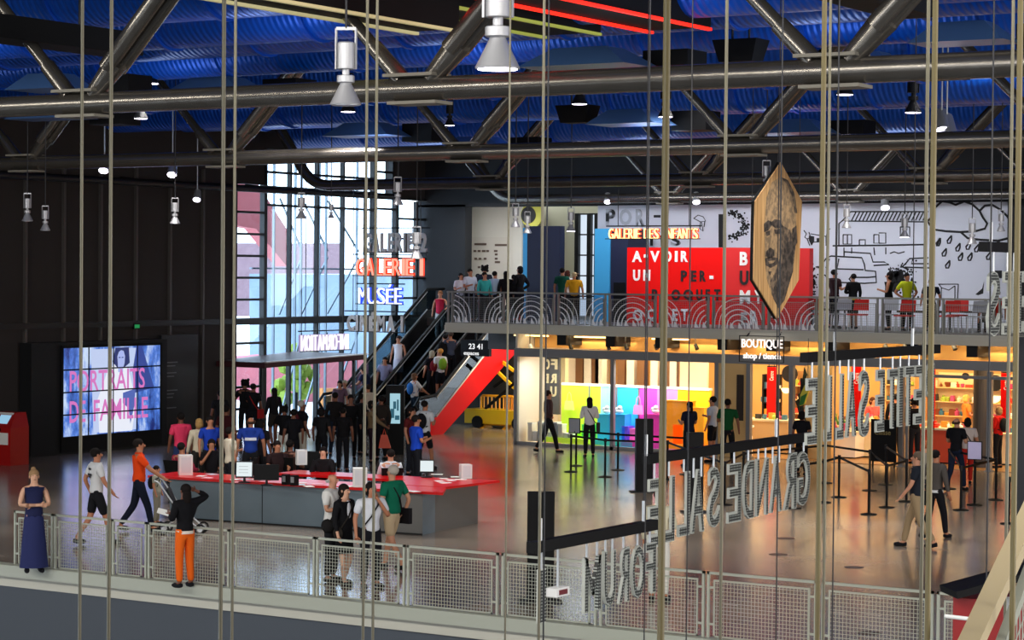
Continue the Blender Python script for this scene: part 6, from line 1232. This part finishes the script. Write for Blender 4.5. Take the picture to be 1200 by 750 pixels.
# escalator riders
for a_ in ((467, 394, -41.0, 'woman in a white dress riding down the far escalator', '#e8e4ea', dict(legst='dress', legs='#dcd6e2', hair='#2a1a14', dr=200, sleeve='none')), (454, 419, -41.0, 'woman in a lilac grey top below the white dress on the escalator', '#8f8ca8', dict(dr=190, hair='#17110f', hst='bob')), (432, 430, -41.0, 'person in navy bending over the far escalator handrail', '#141c3c', dict(arms=('rail', 'rail'), lean=.35, dr=-60)), (415, 446, -40.9, 'grey haired person in white at the foot of the far escalator', '#e0dedc', dict(hair='#b8a890', dr=200)),
    (518, 341, -41.0, 'woman in a red and blue vest near the top of the far escalator', '#d02a4a', dict(sleeve='none', hair='#8a5a3a', legs='#d8d4d4', arms=('rail', 'down'), dr=190)), (516, 408, -38.9, 'blond girl with a green backpack on the red sided escalator', '#dcd8d8', dict(extras=(('backpack', '#7aa02c'),), hair='#b8803c', legst='shorts', legs='#121218')), (497, 411, -38.9, 'grey blond woman in black with a dark red bag on the escalator', '#121014', dict(hair='#a89a80', hst='bob', extras=(('backpack', '#7a1a24'),))),
    (528, 389, -38.9, 'man in a slate grey jacket high on the red sided escalator', '#3c4254', dict(sleeve='long', arms=('rail', 'reach'), hair='#4a3a30')), (512, 392, -39.4, 'dark haired person in black beside the slate grey jacket', '#0f0e12', {}), (486, 437, -38.9, 'woman in white with a blue bag low on the red sided escalator', '#e4e2e0', dict(hair='#6a4a34', hst='bob', arms=('rail', 'reach'), dr=60, extras=(('backpack', '#2a6ab0'),), legst='shorts', legs='#1c3040')), (468, 452, -39.3, 'pale shirted person stepping onto the escalator', '#b8a896', dict(hair='#2a1c16')),
    (447, 448, -40.9, 'woman in a mauve top near the foot of the far escalator', '#6a5060', dict(hair='#17110f', hst='bob', dr=190))):
    px, py, u_, lb, tp, kw = a_; dr = kw.pop('dr', -32); kw = {**dict(hair='#17110f', sk='b', legs='#15151c'), **kw}
    p = at(px, py, u=u_); zf = (zE1 if u_ > -40 else zE2); ds = None; best = None   # stand on the steps, head top on the pixel ray
    for i in range(-60, 140):
        q = p.y + i * .05; f_ = q / p.y; hp_ = CAM + (p - CAM) * f_; zz = max(.02, zf(q) - .45); e_ = abs(hp_.z - zz - 1.62)
        if best is None or e_ < best[0]: best = (e_, Vector((hp_.x, q, zz)))
    l = best[1]; l.x = min(max(l.x, -41.2 if u_ < -40 else -39.2), -40.6 if u_ < -40 else -38.6); person(l, 1.62, face(dr), lb, tp, **kw)
# upper level
for a_ in ((540, 320, 56.0, 'dark haired woman in a white blouse, first of the upper queue', '#e4e2ea', dict(dr=160, arms=('front', 'front'), hst='bob')), (551, 315, 56.2, 'man in a white shirt with an orange bag strap in the upper queue', '#dde0ee', dict(dr=150, arms=('down', 'front'))), (560, 321, 57.2, 'man in blue grey behind the white shirted man', '#3a4256', {}), (568, 312, 57.0, 'tall dark haired person at the middle of the upper queue', '#2a3040', dict(hst='curly')), (568, 319, 56.0, 'woman in a turquoise cardigan in the upper queue', '#3aa8a4', dict(dr=150, sleeve='long')), (580, 318, 56.4, 'man in a pale blue shirt with dark hair in the upper queue', '#c4d4ea', dict(dr=30)),
    (593, 318, 56.4, 'woman with long black hair and dark clothes in the upper queue', '#141216', dict(hst='long', sleeve='long')), (609, 312, 56.6, 'person in black beside the light blue panel edge', '#0f0e11', dict(hst='bob', sleeve='long', arms=('front', 'hip'), dr=-50)), (602, 322, 57.4, 'small dark dressed person before the white panel', '#1a181c', {}), (659, 314, 57.0, 'dark haired person in green right of the navy partition', '#0f4a3a', dict(dr=20)), (665, 317, 57.6, 'woman in a white top beside the green one', '#d8ccc4', dict(hst='bob', hair='#4a2418')), (673, 319, 56.4, 'person in a mustard yellow top and a cream sun hat', '#d89a1c', dict(hair='#c8b088', hst='hat', w=1.15)),
    (978, 316, 58, 'man in a dark maroon shirt before the drawn car', '#2a1216', dict(dr=60, w=1.2, arms=('down', 'front'))), (1000, 321, 58, 'woman in a black dress with a yellow belt on the upper level', '#111114', dict(legst='dress', legs='#151518', extras=(('belt', '#c8a83a'),), dr=-20, sleeve='long', arms=('fold', 'down'))), (1042, 319, 57.6, 'woman in a black sleeveless top beside the yellow one', '#0f0f12', dict(sleeve='none', dr=-70, hst='bob', arms=('front', 'down'))), (1063, 320, 57.6, 'woman in a bright yellow green blouse on the upper level', '#c8d428', dict(dr=160, arms=('hip', 'hip'), legs='#15151a')),
    (1091, 328, 57.2, 'person in dark blue behind the thick cable pair on the upper level', '#121826', dict(w=1.2)), (1169, 340, 57.4, 'seated child in red at the right end of the upper level', '#b02a1c', {}), (1155, 352, 57.0, 'grey haired visitor sitting low near the hanging letter', '#6a6460', dict(hair='#8a8680'))):
    px, py, v, lb, tp, kw = a_; dr = kw.pop('dr', 0); kw = {**dict(hair='#140f0e', sk='b', legs='#15161c'), **kw}
    p = at(px, py, v=v); h = p.z - MZ; seated = 'sitting' in lb or 'seated' in lb
    if seated: person(Vector((p.x, v, MZ + .0)), h * 1.72 / 1.3, face(dr), lb, tp, stance='sit', **kw)
    else: person(Vector((p.x, v, MZ)), max(1.42, h), face(dr), lb, tp, **kw)
finish_skins()
# carried or pushed things
def ochair(px, py, label, z=1.3, dr=0):
    p = at(px, py, z=z); t = thing('office_chair', label, 'chair', (p.x, p.y, 0)); c = Vector((p.x, p.y, 0)); X = Vector((math.cos(YAW - R(dr)), math.sin(YAW - R(dr)), 0)); Y = Vector((-X.y, X.x, 0))
    MB().prism([c - X * .23 - Y * .2 + up(.44), c + X * .23 - Y * .2 + up(.44), c + X * .21 + Y * .24 + up(.44), c - X * .21 + Y * .24 + up(.44)], up(.06)).build('seat', M_black, t)
    MB().prism([c - X * .2 - Y * .22 + up(.58), c + X * .2 - Y * .22 + up(.58), c + X * .23 - Y * .3 + up(.95), c - X * .23 - Y * .3 + up(.95)], -Y * .04).build('backrest', M_black, t)
    MB().cyl(c + up(.08), c + up(.44), .03).build('post', M_dark, t); b = MB()
    for i in range(5): a_ = i * 1.2566; b.bar(c + up(.06), c + Vector((math.cos(a_) * .28, math.sin(a_) * .28, .04)), .04, .03)
    b.build('base', M_dark, t); MB().bar(c - Y * .2 + up(.45), c - Y * .26 + up(.62), .05, .02).build('back_support', M_dark, t)
ochair(248, 515, 'black office chair under the seated woman with raised hand', dr=170); ochair(325, 517, 'black office chair under the long haired staff member', dr=160); ochair(340, 516, 'black office chair under the brown top', dr=20); ochair(379, 524, 'black office chair under the woman facing the viewer', dr=185); ochair(458, 527, 'black office chair under the man in the white shirt', dr=-10); ochair(358, 530, 'empty black office chair between the seated staff', .95, 200); ochair(213, 519, 'black office chair under the checked shirt', dr=30)
p = at(214, 625, z=0); t = thing('pushchair', 'dark folding pushchair with small wheels before the desk', 'pushchair', p); X = _r0; Y = _fw0
for s in (-.24, .24):
    for w_ in (-.32, .36):
        q = p + X * w_ + Y * s + up(.1); wh = MB().tube([q + X * .09 * math.cos(a * .628) + up(.09 * math.sin(a * .628)) for a in range(10)], .018, 6, True); wo = wh.build('wheel', M_black, t); MB().cyl(q - Y * .012, q + Y * .012, .05, n=10).build('wheel_hub', M_alu, wo)
    q = p + Y * s; MB().tube([q + X * .36 + up(.1), q - X * .05 + up(.45), q - X * .42 + up(.98), q - X * .5 + up(1.02)], .016, 6).build('frame_bar', M_alu, t); MB().tube([q - X * .32 + up(.1), q + X * .02 + up(.42), q + X * .22 + up(.55)], .016, 6).build('frame_bar', M_alu, t)
MB().cyl(p - X * .5 - Y * .24 + up(1.02), p - X * .5 + Y * .24 + up(1.02), .018).build('push_bar', M_black, t)
MB().prism([p - X * .1 - Y * .2 + up(.4), p + X * .25 - Y * .2 + up(.48), p + X * .25 + Y * .2 + up(.48), p - X * .1 + Y * .2 + up(.4)], up(.06)).build('seat', M_dark, t); MB().prism([p - X * .12 - Y * .2 + up(.42), p - X * .3 - Y * .2 + up(.85), p - X * .3 + Y * .2 + up(.85), p - X * .12 + Y * .2 + up(.42)], X * .04).build('backrest', M_dark, t)
p = at(199, 602, z=.85); 
p = at(195, 601, z=.75); one('paper_sheet', MB().prism([p - _r0 * .17, p + _r0 * .16 - up(.1), p + _r0 * .12 + up(.02), p - _r0 * .14 + up(.09)], _fw0 * .005), M_paper, 'white sheet held by the woman in orange trousers', 'paper')
p = at(451, 516, z=.62); t = thing('carrier_bag', 'orange red carrier bag hanging from a hand in the group', 'bag', p)
MB().add([tuple(p + X * x + Y * y + up(z)) for x, y, z in ((-.16, -.05, -.2), (.16, -.05, -.2), (.16, .05, -.2), (-.16, .05, -.2), (-.1, -.02, .14), (.06, -.02, .14), (.06, .02, .14), (-.1, .02, .14))], [(0, 1, 2, 3), (4, 5, 6, 7), (0, 1, 5, 4), (1, 2, 6, 5), (2, 3, 7, 6), (3, 0, 4, 7)]).build('bag_body', mat('orange_plastic', '#e8502c', .5), t); MB().tube([p - X * .06 + up(.13), p - X * .02 + up(.3), p + X * .03 + up(.13)], .012, 6).build('handle', mat('orange_plastic'), t)
